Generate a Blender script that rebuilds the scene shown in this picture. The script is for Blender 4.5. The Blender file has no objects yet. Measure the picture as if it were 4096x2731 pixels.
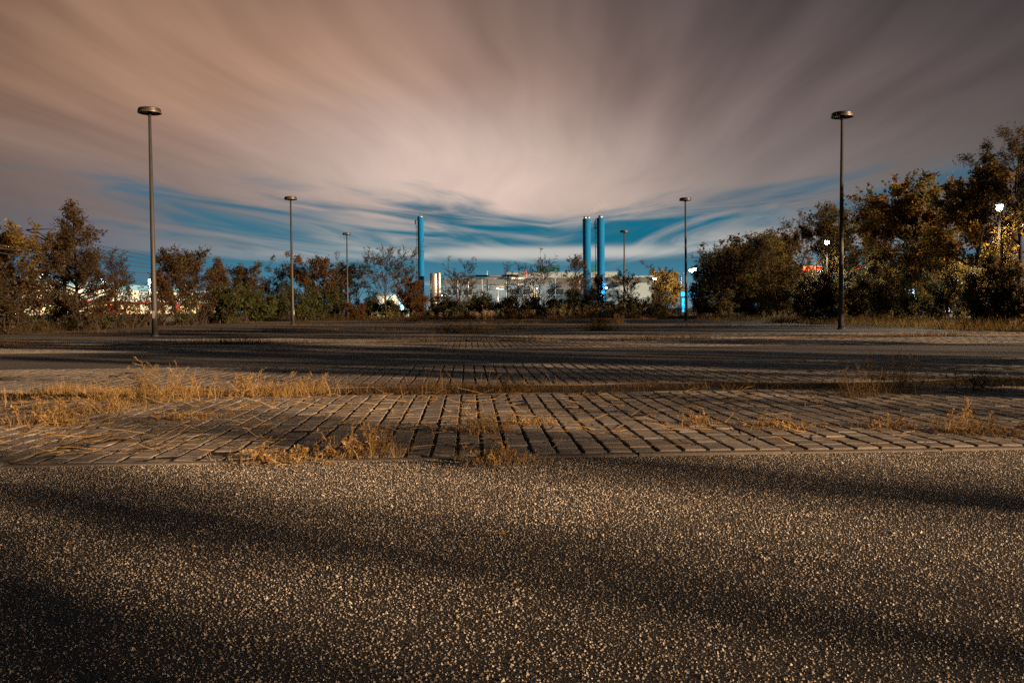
import bpy, math, random
import numpy as np
from mathutils import Vector, Matrix, Euler

R = math.radians
sc = bpy.context.scene
COL = sc.collection

# ------------------------------------------------------------------ camera
FPX = 3413.0                       # focal length in pixels of the 4096 px wide photograph
CAM_H = 0.95
YAW, PITCH, ROLL, SHIFT = R(2.9), R(1.55), R(0.5), -0.0086
cam_data = bpy.data.cameras.new("camera")
cam = bpy.data.objects.new("camera", cam_data)
COL.objects.link(cam)
cam_data.sensor_width = 36.0
cam_data.lens = FPX / 4096.0 * 36.0
cam_data.shift_y = SHIFT
cam_data.clip_start = 0.05
cam_data.clip_end = 6000.0
CAM_R = Matrix.Rotation(-YAW, 3, 'Z') @ Matrix.Rotation(R(90) - PITCH, 3, 'X') @ Matrix.Rotation(-ROLL, 3, 'Z')
cam.rotation_euler = CAM_R.to_euler()
cam.location = (0, 0, CAM_H)
sc.camera = cam

# ------------------------------------------------------------------ render settings
sc.render.engine = 'CYCLES'
sc.view_settings.view_transform = 'Standard'
sc.view_settings.look = 'None'
sc.view_settings.exposure = 1.25
sc.view_settings.gamma = 1.0
sc.view_settings.use_curve_mapping = False
sc.cycles.use_denoising = False
sc.cycles.max_bounces = 6
sc.cycles.diffuse_bounces = 2
sc.cycles.glossy_bounces = 2
sc.cycles.transmission_bounces = 4
sc.cycles.transparent_max_bounces = 6
sc.cycles.volume_bounces = 0
sc.cycles.sample_clamp_indirect = 2.0
sc.cycles.sample_clamp_direct = 30.0

# ------------------------------------------------------------------ node shorthand
class NT:
    def __init__(s, tree): s.t = tree; s.n = tree.nodes; s.l = tree.links
    def node(s, typ, **kw):
        nd = s.n.new(typ)
        for k, v in kw.items(): setattr(nd, k, v)
        return nd
    def put(s, sock, v):
        if isinstance(v, bpy.types.NodeSocket): s.l.new(v, sock)
        elif v is not None:
            if hasattr(sock, 'default_value') and isinstance(v, (tuple, list)) and len(v) == 3 and sock.type == 'RGBA':
                v = (*v, 1.0)
            sock.default_value = v
    def m(s, op, a, b=None, c=None, clamp=False):
        nd = s.node('ShaderNodeMath', operation=op, use_clamp=clamp)
        s.put(nd.inputs[0], a); s.put(nd.inputs[1], b); s.put(nd.inputs[2], c)
        return nd.outputs[0]
    def ss(s, x, a, b, lo=0.0, hi=1.0):        # smoothstep
        nd = s.node('ShaderNodeMapRange', interpolation_type='SMOOTHSTEP')
        for i, v in enumerate((x, a, b, lo, hi)): s.put(nd.inputs[i], v)
        return nd.outputs[0]
    def lin(s, x, a, b, lo=0.0, hi=1.0):
        nd = s.node('ShaderNodeMapRange', interpolation_type='LINEAR')
        for i, v in enumerate((x, a, b, lo, hi)): s.put(nd.inputs[i], v)
        return nd.outputs[0]
    def mix(s, f, a, b, mode='MIX'):
        nd = s.node('ShaderNodeMix', data_type='RGBA', blend_type=mode)
        s.put(nd.inputs[0], f); s.put(nd.inputs[6], a); s.put(nd.inputs[7], b)
        return nd.outputs[2]
    def xyz(s, x, y, z):
        nd = s.node('ShaderNodeCombineXYZ')
        for i, v in enumerate((x, y, z)): s.put(nd.inputs[i], v)
        return nd.outputs[0]
    def sep(s, v):
        nd = s.node('ShaderNodeSeparateXYZ'); s.put(nd.inputs[0], v); return nd.outputs
    def noise(s, vec, scale, detail=3.0, rough=0.55, dist=0.0, out=0):
        nd = s.node('ShaderNodeTexNoise', noise_dimensions='3D')
        s.put(nd.inputs['Vector'], vec); s.put(nd.inputs['Scale'], scale); s.put(nd.inputs['Detail'], detail)
        s.put(nd.inputs['Roughness'], rough); s.put(nd.inputs['Distortion'], dist)
        return nd.outputs[out]
    def ramp(s, x, stops, interp='LINEAR'):
        nd = s.node('ShaderNodeValToRGB'); cr = nd.color_ramp; cr.interpolation = interp
        while len(cr.elements) < len(stops): cr.elements.new(0.5)
        for e, (p, c) in zip(cr.elements, stops):
            e.position = p; e.color = (*c, 1.0) if len(c) == 3 else c
        s.put(nd.inputs[0], x)
        return nd.outputs[0]

# ------------------------------------------------------------------ sky: long-exposure night clouds streaming towards one point of the horizon
SUN_AZ, SUN_EL = R(124.0), R(11.0)     # compass bearing of the low warm light (clockwise from +Y) and its elevation
world = bpy.data.worlds.new("World")
sc.world = world
world.use_nodes = True
W = NT(world.node_tree)
W.n.clear()
tc = W.node('ShaderNodeTexCoord')
mp = W.node('ShaderNodeMapping', vector_type='POINT')
mp.inputs['Rotation'].default_value = (0, 0, YAW + R(2.6))      # +Y of the sky now points where the clouds come from
W.l.new(tc.outputs['Generated'], mp.inputs['Vector'])
X, Y, Z = W.sep(mp.outputs[0])
Zp = W.m('MAXIMUM', Z, 0.0)
az = W.m('ARCTAN2', X, Y)             # azimuth from the vanishing point of the clouds, radians
den = W.m('ADD', Zp, 0.05)
U = W.m('DIVIDE', X, den)             # a flat cloud deck overhead
V = W.m('DIVIDE', Y, den)
warp = W.m('MULTIPLY', W.m('SUBTRACT', W.noise(W.xyz(U, V, 5.5), 0.40, 1.0, 0.5), 0.5), 0.85)
streak = W.noise(W.xyz(W.m('ADD', W.m('MULTIPLY', U, 1.0), warp), W.m('MULTIPLY', V, 0.13), 3.7), 3.0, 3.5, 0.52, 0.0)
broad = W.noise(W.xyz(W.m('MULTIPLY', U, 0.50), W.m('MULTIPLY', V, 0.22), 9.1), 1.2, 3.0, 0.5, 0.3)
# town glow: strongest a little above the horizon straight ahead
gx = W.m('DIVIDE', W.m('ADD', az, W.lin(Z, 0.10, 0.38, 0.06, 0.22)), 0.45)
gz = W.m('DIVIDE', W.m('SUBTRACT', Z, 0.15), W.lin(az, -0.45, 0.25, 0.20, 0.155))
gd = W.m('SQRT', W.m('ADD', W.m('MULTIPLY', gx, gx), W.m('MULTIPLY', gz, gz)))
glow = W.m('POWER', 2.718, W.m('MULTIPLY', W.m('POWER', gd, 1.55), -0.88))
side = W.ss(az, -0.50, 0.30)
warmth = W.ss(Z, 0.10, 0.26)
bright = W.mix(side, W.mix(warmth, (0.42, 0.33, 0.31), (0.78, 0.44, 0.285)), W.mix(warmth, (0.46, 0.385, 0.36), (0.47, 0.345, 0.32)))
core = W.mix(W.ss(glow, 0.55, 1.0), bright, (0.74, 0.56, 0.475))
dark = W.mix(side, (0.028, 0.020, 0.019), (0.014, 0.016, 0.021))
dark = W.mix(W.ss(Z, 0.42, 0.75), dark, (0.026, 0.046, 0.070))       # overhead the deck thins to night blue
cloud = W.mix(glow, dark, core)
shade = W.m('MULTIPLY', W.lin(streak, 0.25, 0.75, 0.58, 1.24), W.lin(broad, 0.3, 0.7, 0.64, 1.20))
shade = W.mix(W.ss(Zp, 0.08, 0.30, 0.22, 1.0), (1.0, 1.0, 1.0), shade)
cloud = W.mix(1.0, cloud, shade, 'MULTIPLY')
# clear dusk-blue air in the gaps: Nishita sky of a sun just under the horizon, deepened
skyt = W.node('ShaderNodeTexSky', sky_type='NISHITA', sun_disc=False)
skyt.sun_elevation = SUN_EL
skyt.sun_rotation = SUN_AZ
nish = W.mix(1.0, skyt.outputs[0], (0.0008, 0.0045, 0.0060), 'MULTIPLY')
blue = W.mix(W.ss(Zp, 0.02, 0.085), (0.075, 0.205, 0.30), (0.006, 0.125, 0.205))
blue = W.mix(W.ss(W.m('ABSOLUTE', W.m('ADD', az, 0.02)), 0.22, 0.60), blue, (0.050, 0.115, 0.185))
slate = W.ss(W.noise(W.xyz(W.m('MULTIPLY', az, 4.0), W.m('MULTIPLY', Z, 30.0), 7.7), 1.0, 3.0, 0.5, 0.4), 0.42, 0.66, 0.0, 0.62)
blue = W.mix(W.m('MULTIPLY', slate, W.ss(Zp, 0.04, 0.075)), blue, (0.070, 0.098, 0.135))
clear = W.mix(1.0, blue, nish, 'ADD')
# where the deck tears open near the horizon
def blob(ca, cz, sa, sz, tilt):
    da = W.m('SUBTRACT', az, ca)
    dz = W.m('SUBTRACT', W.m('SUBTRACT', Z, cz), W.m('MULTIPLY', da, tilt))
    q = W.m('ADD', W.m('POWER', W.m('DIVIDE', da, sa), 2.0), W.m('POWER', W.m('DIVIDE', dz, sz), 2.0))
    return W.m('POWER', 2.718, W.m('MULTIPLY', q, -1.0))
bend = W.m('SUBTRACT', Z, W.m('MULTIPLY', W.m('ABSOLUTE', az), 0.15))
wisp = W.noise(W.xyz(W.m('MULTIPLY', az, 5.0), W.m('MULTIPLY', bend, 42.0), 1.3), 1.0, 4.5, 0.56, 0.8)
gaps = [blob(-0.30, 0.096, 0.22, 0.044, -0.16), blob(-0.10, 0.090, 0.18, 0.036, -0.06), blob(0.16, 0.090, 0.22, 0.036, 0.12),
        blob(0.38, 0.120, 0.16, 0.018, 0.20), blob(-0.14, 0.118, 0.10, 0.018, -0.20)]
g = gaps[0]
for b in gaps[1:]: g = W.m('MAXIMUM', g, b)
low = W.ss(Zp, 0.080, 0.050, 0.0, 1.15)
g = W.m('MAXIMUM', W.m('MULTIPLY', g, 0.95), low)
g = W.m('ADD', g, W.m('MULTIPLY', W.m('SUBTRACT', wisp, 0.5), 2.7))
g = W.ss(g, 0.12, 1.22)
g = W.m('MULTIPLY', g, W.ss(Zp, 0.20, 0.12))
# a thin bright bank of cloud right above the roofs
bank = blob(0.0, 0.0655, 0.19, 0.0085, 0.0)
bank = W.m('MULTIPLY', W.ss(bank, 0.05, 0.95), W.ss(W.m('ABSOLUTE', W.m('SUBTRACT', az, 0.0)), 0.24, 0.10))
g = W.m('MULTIPLY', g, W.m('SUBTRACT', 1.0, W.m('MULTIPLY', bank, 0.95)))
lowcloud = W.mix(W.ss(Zp, 0.12, 0.06), cloud, W.mix(W.ss(W.m('ABSOLUTE', az), 0.08, 0.55), (0.52, 0.51, 0.48), (0.13, 0.15, 0.19)))
skycol = W.mix(g, lowcloud, clear)
bg = W.node('ShaderNodeBackground')
W.l.new(skycol, bg.inputs[0])
bg.inputs[1].default_value = 0.425
wo = W.node('ShaderNodeOutputWorld')
W.l.new(bg.outputs[0], wo.inputs[0])

# ------------------------------------------------------------------ the low warm light from behind the camera
sun_d = bpy.data.lights.new("sun", 'SUN')
sun_d.energy = 5.0
sun_d.angle = R(0.8)
sun_d.color = (1.0, 0.66, 0.39)
sun = bpy.data.objects.new("sun", sun_d)
COL.objects.link(sun)
SUN_DIR = Vector((math.sin(SUN_AZ) * math.cos(SUN_EL), math.cos(SUN_AZ) * math.cos(SUN_EL), math.sin(SUN_EL)))   # towards the light
sun.rotation_euler = SUN_DIR.to_track_quat('Z', 'Y').to_euler()
sun.location = SUN_DIR * 60

# ------------------------------------------------------------------ helpers: pixels of the photograph <-> places
CAM_P = Vector((0, 0, CAM_H))
FWD = CAM_R @ Vector((0, 0, -1))
def at(px, py, depth):                 # the point seen at photograph pixel (px, py), depth metres in front of the lens
    x = (px - 2048.0) / FPX * depth
    y = (1365.5 - py + SHIFT * 4096.0) / FPX * depth
    return CAM_P + CAM_R @ Vector((x, y, -depth))
def base(px, depth):                   # the ground point below that column
    lo, hi = 1100.0, 4000.0
    for _ in range(40):
        mid = (lo + hi) / 2
        if at(px, mid, depth).z > 0: lo = mid
        else: hi = mid
    p = at(px, lo, depth); p.z = 0.0
    return p
def depth_of(p): return (Vector(p) - CAM_P).dot(FWD)
def pix(p):
    q = CAM_R.transposed() @ (Vector(p) - CAM_P)
    return 2048 + FPX * q.x / -q.z, 1365.5 - FPX * q.y / -q.z + SHIFT * 4096
def height_at(px, py, depth): return at(px, py, depth).z

# ------------------------------------------------------------------ helpers: meshes and objects
def link(o, parent=None):
    COL.objects.link(o)
    if parent is not None: o.parent = parent
    return o
def tag(o, label=None, cat=None, group=None, kind=None):
    if label: o['label'] = label
    if cat: o['category'] = cat
    if group: o['group'] = group
    if kind: o['kind'] = kind
    return o
def empty(name, loc=(0, 0, 0), rz=0.0):
    o = bpy.data.objects.new(name, None)
    o.empty_display_size = 0.3
    o.location = loc; o.rotation_euler = (0, 0, rz)
    return link(o)
def np_mesh(name, V, F, mats, smooth=False, midx=None):
    """V (n,3) floats, F (m,k) ints: one mesh of m faces with k corners each"""
    V = np.asarray(V, dtype=np.float32).reshape(-1, 3)
    Fs = [np.asarray(f, dtype=np.int32) for f in F] if isinstance(F, list) and len(F) and isinstance(F[0], np.ndarray) and F[0].ndim == 2 else [np.asarray(F, dtype=np.int32)]
    Fs = [f for f in Fs if len(f)]
    me = bpy.data.meshes.new(name)
    me.vertices.add(len(V)); me.vertices.foreach_set('co', V.ravel())
    lv = np.concatenate([f.ravel() for f in Fs]); tot = np.concatenate([np.full(len(f), f.shape[1], dtype=np.int32) for f in Fs])
    me.loops.add(len(lv)); me.loops.foreach_set('vertex_index', lv)
    me.polygons.add(len(tot))
    me.polygons.foreach_set('loop_start', np.concatenate([[0], np.cumsum(tot)[:-1]]).astype(np.int32))
    me.polygons.foreach_set('loop_total', tot)
    if midx is not None: me.polygons.foreach_set('material_index', np.asarray(midx, dtype=np.int32))
    me.polygons.foreach_set('use_smooth', np.full(len(tot), smooth, dtype=bool))
    for m in (mats if isinstance(mats, (list, tuple)) else [mats]): me.materials.append(m)
    me.update(calc_edges=True)
    return me
def np_obj(name, V, F, mats, parent=None, smooth=False, midx=None):
    return link(bpy.data.objects.new(name, np_mesh(name, V, F, mats, smooth, midx)), parent)

class MB:
    """collects simple shapes; build() links them as ONE mesh object"""
    def __init__(s): s.v = []; s.f = []; s.sm = []
    def face(s, idx, smooth=False): s.f.append(tuple(idx)); s.sm.append(smooth)
    def box(s, x0, x1, y0, y1, z0, z1, bev=0.0):
        n = len(s.v)
        if bev <= 0:
            s.v += [(x0, y0, z0), (x1, y0, z0), (x1, y1, z0), (x0, y1, z0), (x0, y0, z1), (x1, y0, z1), (x1, y1, z1), (x0, y1, z1)]
            for q in ((3, 2, 1, 0), (4, 5, 6, 7), (0, 1, 5, 4), (1, 2, 6, 5), (2, 3, 7, 6), (3, 0, 4, 7)): s.face([n + i for i in q])
        else:
            b = bev
            s.v += [(x0, y0, z0), (x1, y0, z0), (x1, y1, z0), (x0, y1, z0), (x0, y0, z1 - b), (x1, y0, z1 - b), (x1, y1, z1 - b), (x0, y1, z1 - b),
                    (x0 + b, y0 + b, z1), (x1 - b, y0 + b, z1), (x1 - b, y1 - b, z1), (x0 + b, y1 - b, z1)]
            for q in ((0, 1, 5, 4), (1, 2, 6, 5), (2, 3, 7, 6), (3, 0, 4, 7), (4, 5, 9, 8), (5, 6, 10, 9), (6, 7, 11, 10), (7, 4, 8, 11), (8, 9, 10, 11)):
                s.face([n + i for i in q])
        return s
    def tube(s, pts, radii, n=8, caps=True, smooth=True):
        pts = [Vector(p) for p in pts]
        if not isinstance(radii, (list, tuple)): radii = [radii] * len(pts)
        b0 = len(s.v); ref = None
        for i, p in enumerate(pts):
            d = (pts[min(i + 1, len(pts) - 1)] - pts[max(i - 1, 0)]).normalized()
            if ref is None: ref = Vector((1, 0, 0)) if abs(d.x) < 0.9 else Vector((0, 1, 0))
            u = (ref - d * ref.dot(d)).normalized(); w = d.cross(u); ref = u
            for k in range(n):
                a = 2 * math.pi * k / n
                s.v.append(tuple(p + (u * math.cos(a) + w * math.sin(a)) * radii[i]))
        for i in range(len(pts) - 1):
            for k in range(n):
                s.face((b0 + i * n + k, b0 + i * n + (k + 1) % n, b0 + (i + 1) * n + (k + 1) % n, b0 + (i + 1) * n + k), smooth)
        if caps:
            s.face([b0 + k for k in range(n)][::-1]); e = b0 + (len(pts) - 1) * n
            s.face([e + k for k in range(n)])
        return s
    def lathe(s, prof, c=(0, 0, 0), n=24, smooth=False, cap0=True, cap1=True):
        b0 = len(s.v)
        for (r, z) in prof:
            for k in range(n):
                a = 2 * math.pi * k / n
                s.v.append((c[0] + r * math.cos(a), c[1] + r * math.sin(a), c[2] + z))
        for i in range(len(prof) - 1):
            for k in range(n):
                s.face((b0 + i * n + k, b0 + i * n + (k + 1) % n, b0 + (i + 1) * n + (k + 1) % n, b0 + (i + 1) * n + k), smooth)
        if cap0: s.face([b0 + k for k in range(n)][::-1])
        if cap1: s.face([b0 + (len(prof) - 1) * n + k for k in range(n)])
        return s
    def mesh(s, name, mat):
        me = bpy.data.meshes.new(name)
        me.from_pydata(s.v, [], s.f)
        me.polygons.foreach_set('use_smooth', s.sm)
        me.materials.append(mat)
        me.update()
        return me
    def build(s, name, mat, parent=None, loc=None):
        o = link(bpy.data.objects.new(name, s.mesh(name, mat)), parent)
        if loc is not None: o.location = loc
        return o
def boxo(name, mat, parent, x0, x1, y0, y1, z0, z1, bev=0.0):
    return MB().box(x0, x1, y0, y1, z0, z1, bev).build(name, mat, parent)
def copy_tree(o, parent=None):
    c = o.copy(); COL.objects.link(c)
    if parent is not None: c.parent = parent
    for ch in [x for x in o.children]: copy_tree(ch, c)
    return c

# ------------------------------------------------------------------ materials
def mat(name):
    m = bpy.data.materials.new(name); m.use_nodes = True
    t = NT(m.node_tree); t.n.clear()
    t.out = t.node('ShaderNodeOutputMaterial')
    return m, t
def bsdf(t, color, rough=0.8, normal=None, metal=0.0, spec=0.4, emis=None, estr=0.0):
    p = t.node('ShaderNodeBsdfPrincipled')
    t.put(p.inputs['Base Color'], color); t.put(p.inputs['Roughness'], rough); t.put(p.inputs['Metallic'], metal)
    t.put(p.inputs['Specular IOR Level'], spec)
    if normal is not None: t.put(p.inputs['Normal'], normal)
    if emis is not None: t.put(p.inputs['Emission Color'], emis); t.put(p.inputs['Emission Strength'], estr)
    t.l.new(p.outputs[0], t.out.inputs[0])
    return p
def bump(t, h, strength=0.5, dist=0.01):
    b = t.node('ShaderNodeBump'); t.put(b.inputs['Height'], h); t.put(b.inputs['Strength'], strength); t.put(b.inputs['Distance'], dist)
    return b.outputs[0]
def objco(t): return t.node('ShaderNodeTexCoord').outputs['Object']
def geo(t): return t.node('ShaderNodeNewGeometry')
def simple(name, c, rough=0.7, metal=0.0, var=0.25, scale=3.0, spec=0.4, bmp=0.0):
    m, t = mat(name)
    co = objco(t)
    n = t.noise(co, scale, 5.0, 0.6)
    col = t.mix(n, tuple(x * (1 - var) for x in c), tuple(min(1, x * (1 + var)) for x in c))
    nb = bump(t, t.noise(co, scale * 12, 4.0), bmp, 0.01) if bmp else None
    bsdf(t, col, t.lin(n, 0.2, 0.8, rough * 0.85, min(1, rough * 1.12)), nb, metal, spec)
    return m
def emit(name, c, strength):
    m, t = mat(name)
    e = t.node('ShaderNodeEmission'); t.put(e.inputs[0], c); t.put(e.inputs[1], strength)
    t.l.new(e.outputs[0], t.out.inputs[0])
    return m
def leafmat(name, stops, transl=0.35, scale=0.5):
    """leaves whose colour wanders from leaf to leaf and from spray to spray"""
    m, t = mat(name)
    g = geo(t)
    r = g.outputs['Random Per Island']
    n = t.noise(objco(t), scale, 3.0, 0.6)
    x = t.m('ADD', t.m('MULTIPLY', r, 0.45), t.lin(n, 0.25, 0.75, 0.0, 0.6))
    col = t.ramp(x, stops)
    d = t.node('ShaderNodeBsdfPrincipled'); t.put(d.inputs['Base Color'], col); t.put(d.inputs['Roughness'], 0.65); t.put(d.inputs['Specular IOR Level'], 0.25)
    tr = t.node('ShaderNodeBsdfTranslucent'); t.put(tr.inputs[0], t.mix(0.5, col, (0.5, 0.30, 0.06)))
    mx = t.node('ShaderNodeMixShader'); t.put(mx.inputs[0], transl)
    t.l.new(d.outputs[0], mx.inputs[1]); t.l.new(tr.outputs[0], mx.inputs[2]); t.l.new(mx.outputs[0], t.out.inputs[0])
    return m
M = {}

# ------------------------------------------------------------------ ground materials
def ground_mats():
    # exposed-aggregate asphalt: pale and dark chips in a black binder
    chips = [(0.0, (0.050, 0.043, 0.036)), (0.22, (0.15, 0.126, 0.102)), (0.48, (0.335, 0.283, 0.225)), (0.74, (0.52, 0.445, 0.36)), (1.0, (0.76, 0.69, 0.59))]
    m, t = mat('asphalt_aggregate')
    co = objco(t)
    vo = t.node('ShaderNodeTexVoronoi', feature='F1'); t.put(vo.inputs['Vector'], co); t.put(vo.inputs['Scale'], 95.0)
    cell = t.sep(vo.outputs['Color'])[0]
    wear = t.noise(co, 0.9, 4.0, 0.6)
    stone = t.ramp(t.m('MULTIPLY', cell, t.lin(wear, 0.3, 0.7, 0.75, 1.05)), chips)
    edge = t.ss(vo.outputs['Distance'], 0.30, 0.55)
    col = t.mix(edge, stone, (0.022, 0.020, 0.020))
    h = t.m('MULTIPLY', t.m('SUBTRACT', 1.0, vo.outputs['Distance']), t.m('ADD', 0.4, cell))
    bsdf(t, col, 0.75, bump(t, h, 1.0, 0.012), 0.0, 0.35)
    M['asphalt_near'] = m
    m, t = mat('asphalt_binder')
    bsdf(t, t.mix(t.noise(objco(t), 40, 4), (0.022, 0.020, 0.020), (0.055, 0.049, 0.045)), 0.85, bump(t, t.noise(objco(t), 160, 4), 1.0, 0.006), 0, 0.3)
    M['binder'] = m
    m, t = mat('stone_chip')
    g = geo(t)
    wp = g.outputs['Position']
    worn = t.m('MULTIPLY', t.lin(t.noise(wp, 1.3, 5.0, 0.62), 0.32, 0.68, 0.70, 1.08), t.lin(t.noise(wp, 11.0, 3.0, 0.6), 0.3, 0.7, 0.75, 1.05))
    bsdf(t, t.ramp(t.m('MULTIPLY', g.outputs['Random Per Island'], worn), chips), 0.62, None, 0.0, 0.45)
    M['chip'] = m
    # asphalt of the aisles, its colour darkened for the shade over the lot
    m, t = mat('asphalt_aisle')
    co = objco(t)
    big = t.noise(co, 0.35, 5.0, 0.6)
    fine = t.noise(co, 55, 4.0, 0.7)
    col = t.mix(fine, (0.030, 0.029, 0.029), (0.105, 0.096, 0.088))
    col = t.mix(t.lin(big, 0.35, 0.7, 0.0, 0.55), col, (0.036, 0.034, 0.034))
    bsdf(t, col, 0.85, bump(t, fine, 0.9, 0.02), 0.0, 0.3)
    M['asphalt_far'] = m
    # concrete pavers
    def paver(name, c0, c1):
        m, t = mat(name)
        g = geo(t); oi = t.node('ShaderNodeObjectInfo')
        rnd = t.m('FRACT', t.m('ADD', g.outputs['Random Per Island'], oi.outputs['Random']))
        wp = g.outputs['Position']
        stain = t.noise(wp, 1.1, 5.0, 0.62)
        grit = t.noise(wp, 90, 3.0, 0.6)
        col = t.mix(rnd, c0, c1)
        col = t.mix(t.lin(stain, 0.36, 0.66, 0.0, 0.80), col, (0.075, 0.062, 0.050))
        col = t.mix(t.m('MULTIPLY', grit, 0.5), col, (0.33, 0.28, 0.23))
        bsdf(t, col, 0.88, bump(t, t.m('ADD', grit, t.m('MULTIPLY', t.noise(wp, 14, 3), 2.0)), 0.6, 0.004), 0.0, 0.3)
        return m
    M['paver'] = paver('concrete_paver', (0.105, 0.090, 0.078), (0.29, 0.25, 0.212))
    M['paver_shaded'] = paver('shaded_paver', (0.070, 0.066, 0.062), (0.15, 0.140, 0.128))  # darker copy for the strips farther back, shade put into its colour
    M['paver_dark'] = paver('dark_paver', (0.055, 0.048, 0.045), (0.085, 0.075, 0.07))
    M['kerb'] = paver('kerb_concrete', (0.075, 0.063, 0.052), (0.115, 0.096, 0.08))
    M['soil'] = simple('joint_soil', (0.026, 0.021, 0.016), 0.95, 0, 0.4, 9.0, 0.1, 0.6)
    m, t = mat('verge_ground')
    co = objco(t)
    n = t.noise(co, 0.25, 6.0, 0.65)
    col = t.mix(n, (0.022, 0.020, 0.012), (0.075, 0.058, 0.032))
    bsdf(t, col, 0.95, bump(t, t.noise(co, 9, 5.0, 0.7), 1.0, 0.08), 0, 0.1)
    M['verge'] = m
    # the far paving, too distant to tell its stones apart, its colour darkened for shade
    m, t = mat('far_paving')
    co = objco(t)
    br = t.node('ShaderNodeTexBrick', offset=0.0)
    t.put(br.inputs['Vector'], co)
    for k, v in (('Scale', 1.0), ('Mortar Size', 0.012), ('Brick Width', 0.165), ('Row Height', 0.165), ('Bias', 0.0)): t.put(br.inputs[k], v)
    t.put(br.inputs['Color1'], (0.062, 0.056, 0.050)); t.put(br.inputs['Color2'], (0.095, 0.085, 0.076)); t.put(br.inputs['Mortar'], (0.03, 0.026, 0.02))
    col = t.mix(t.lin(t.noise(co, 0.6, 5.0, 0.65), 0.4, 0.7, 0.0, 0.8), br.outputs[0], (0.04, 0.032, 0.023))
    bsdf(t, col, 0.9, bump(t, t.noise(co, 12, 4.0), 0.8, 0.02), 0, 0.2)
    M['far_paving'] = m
ground_mats()

def sheet(name, m, x0, x1, y0, y1, z, kind='structure', nx=1, ny=1, wob=0.0, seed=0):
    r = np.random.default_rng(seed)
    xs = np.linspace(x0, x1, nx + 1); ys = np.linspace(y0, y1, ny + 1)
    V = np.array([(x, y, z) for y in ys for x in xs], dtype=float)
    if wob: V[:, 2] += r.uniform(-wob, wob, len(V))
    F = [(j * (nx + 1) + i, j * (nx + 1) + i + 1, (j + 1) * (nx + 1) + i + 1, (j + 1) * (nx + 1) + i) for j in range(ny) for i in range(nx)]
    return tag(np_obj(name, V, F, m), kind=kind)

# one ground sheet to the horizon, then the lot laid on it in strips (the grid's Y runs along the paver joints)
sheet('ground', M['verge'], -2500, 2500, -600, 3500, -0.06, nx=4, ny=4)
LX0, LX1 = -21.5, 19.0          # the lot's side edges
Y_K = 5.40                      # where the near aisle meets the first kerb
PAVE, GAP, AISLE = 4.0, 1.0, 6.2
sheet('asphalt_aisle_near', M['asphalt_near'], LX0 - 6, LX1, -14.0, Y_K, 0.0)
strips = []                     # (y0, y1) of each paved strip
y = Y_K + 0.1
aisles, greens = [], []
while y < 84:
    strips.append((y, y + PAVE)); greens.append((y + PAVE + 0.1, y + PAVE + 0.1 + GAP))
    y2 = y + PAVE + 0.2 + GAP
    strips.append((y2, y2 + PAVE))
    aisles.append((y2 + PAVE + 0.1, y2 + PAVE + 0.1 + AISLE))
    y = y2 + PAVE + 0.2 + AISLE
aisles = [a for a in aisles if a[0] < 84]
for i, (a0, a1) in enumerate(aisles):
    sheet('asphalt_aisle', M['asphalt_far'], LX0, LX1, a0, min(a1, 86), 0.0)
for i, (a0, a1) in enumerate(greens):
    sheet('planting_strip', M['soil'] if i == 0 else M['verge'], LX0, LX1, a0, min(a1, 86), -0.004, nx=60, ny=3, wob=0.012, seed=i)

# stone chips standing out of the near asphalt
def chips():
    r = np.random.default_rng(4)
    pitch = 0.0105
    pts = []
    ys = np.arange(1.75, Y_K - 0.004, pitch)
    for yy in ys:
        hw = 0.60 * yy + 0.65
        cx = 0.0507 * yy
        n = int(2 * hw / pitch)
        row = np.empty((n, 2)); row[:, 0] = cx - hw + np.arange(n) * pitch; row[:, 1] = yy
        pts.append(row)
    P = np.vstack(pts)
    P += r.uniform(-0.55, 0.55, P.shape) * pitch
    P = P[r.random(len(P)) < 0.97]
    P = P[P[:, 1] < Y_K - 0.006]
    n = len(P)
    rad = 0.0038 + 0.0037 * r.random(n) ** 1.8
    big = r.random(n) < 0.02
    rad[big] *= 1.5
    a = r.uniform(0, 2 * np.pi, n)
    sq = r.uniform(0.6, 1.0, n)
    V = np.empty((n, 5, 3))
    for k in range(4):
        th = a + 2 * np.pi * k / 4 + r.uniform(-0.4, 0.4, n)
        q = rad * r.uniform(0.85, 1.25, n)
        V[:, k, 0] = P[:, 0] + np.cos(th) * q; V[:, k, 1] = P[:, 1] + np.sin(th) * q * sq; V[:, k, 2] = -0.001
    th = r.uniform(0, 2 * np.pi, n); q = rad * r.uniform(0.1, 0.75, n)
    V[:, 4, 0] = P[:, 0] + np.cos(th) * q; V[:, 4, 1] = P[:, 1] + np.sin(th) * q * sq; V[:, 4, 2] = rad * r.uniform(0.35, 1.15, n)
    T = np.array([(0, 1, 4), (1, 2, 4), (2, 3, 4), (3, 0, 4)])
    F = (np.arange(n)[:, None, None] * 5 + T[None]).reshape(-1, 3)
    o = np_obj('stone_chips', V.reshape(-1, 3), F, M['chip'])
    tag(o, 'pale and dark stone chips in the near asphalt', 'gravel', kind='stuff')
    # the black binder they sit in
    yy0, yy1 = 1.75, Y_K
    q = [(0.0507 * yy0 - 0.6 * yy0 - 0.64, yy0), (0.0507 * yy0 + 0.6 * yy0 + 0.64, yy0), (0.0507 * yy1 + 0.6 * yy1 + 0.64, yy1), (0.0507 * yy1 - 0.6 * yy1 - 0.64, yy1)]
    tag(np_obj('asphalt_surface', [(a_, b_, 0.0015) for a_, b_ in q], [(0, 1, 2, 3)], M['binder']), kind='structure')
chips()

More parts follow.
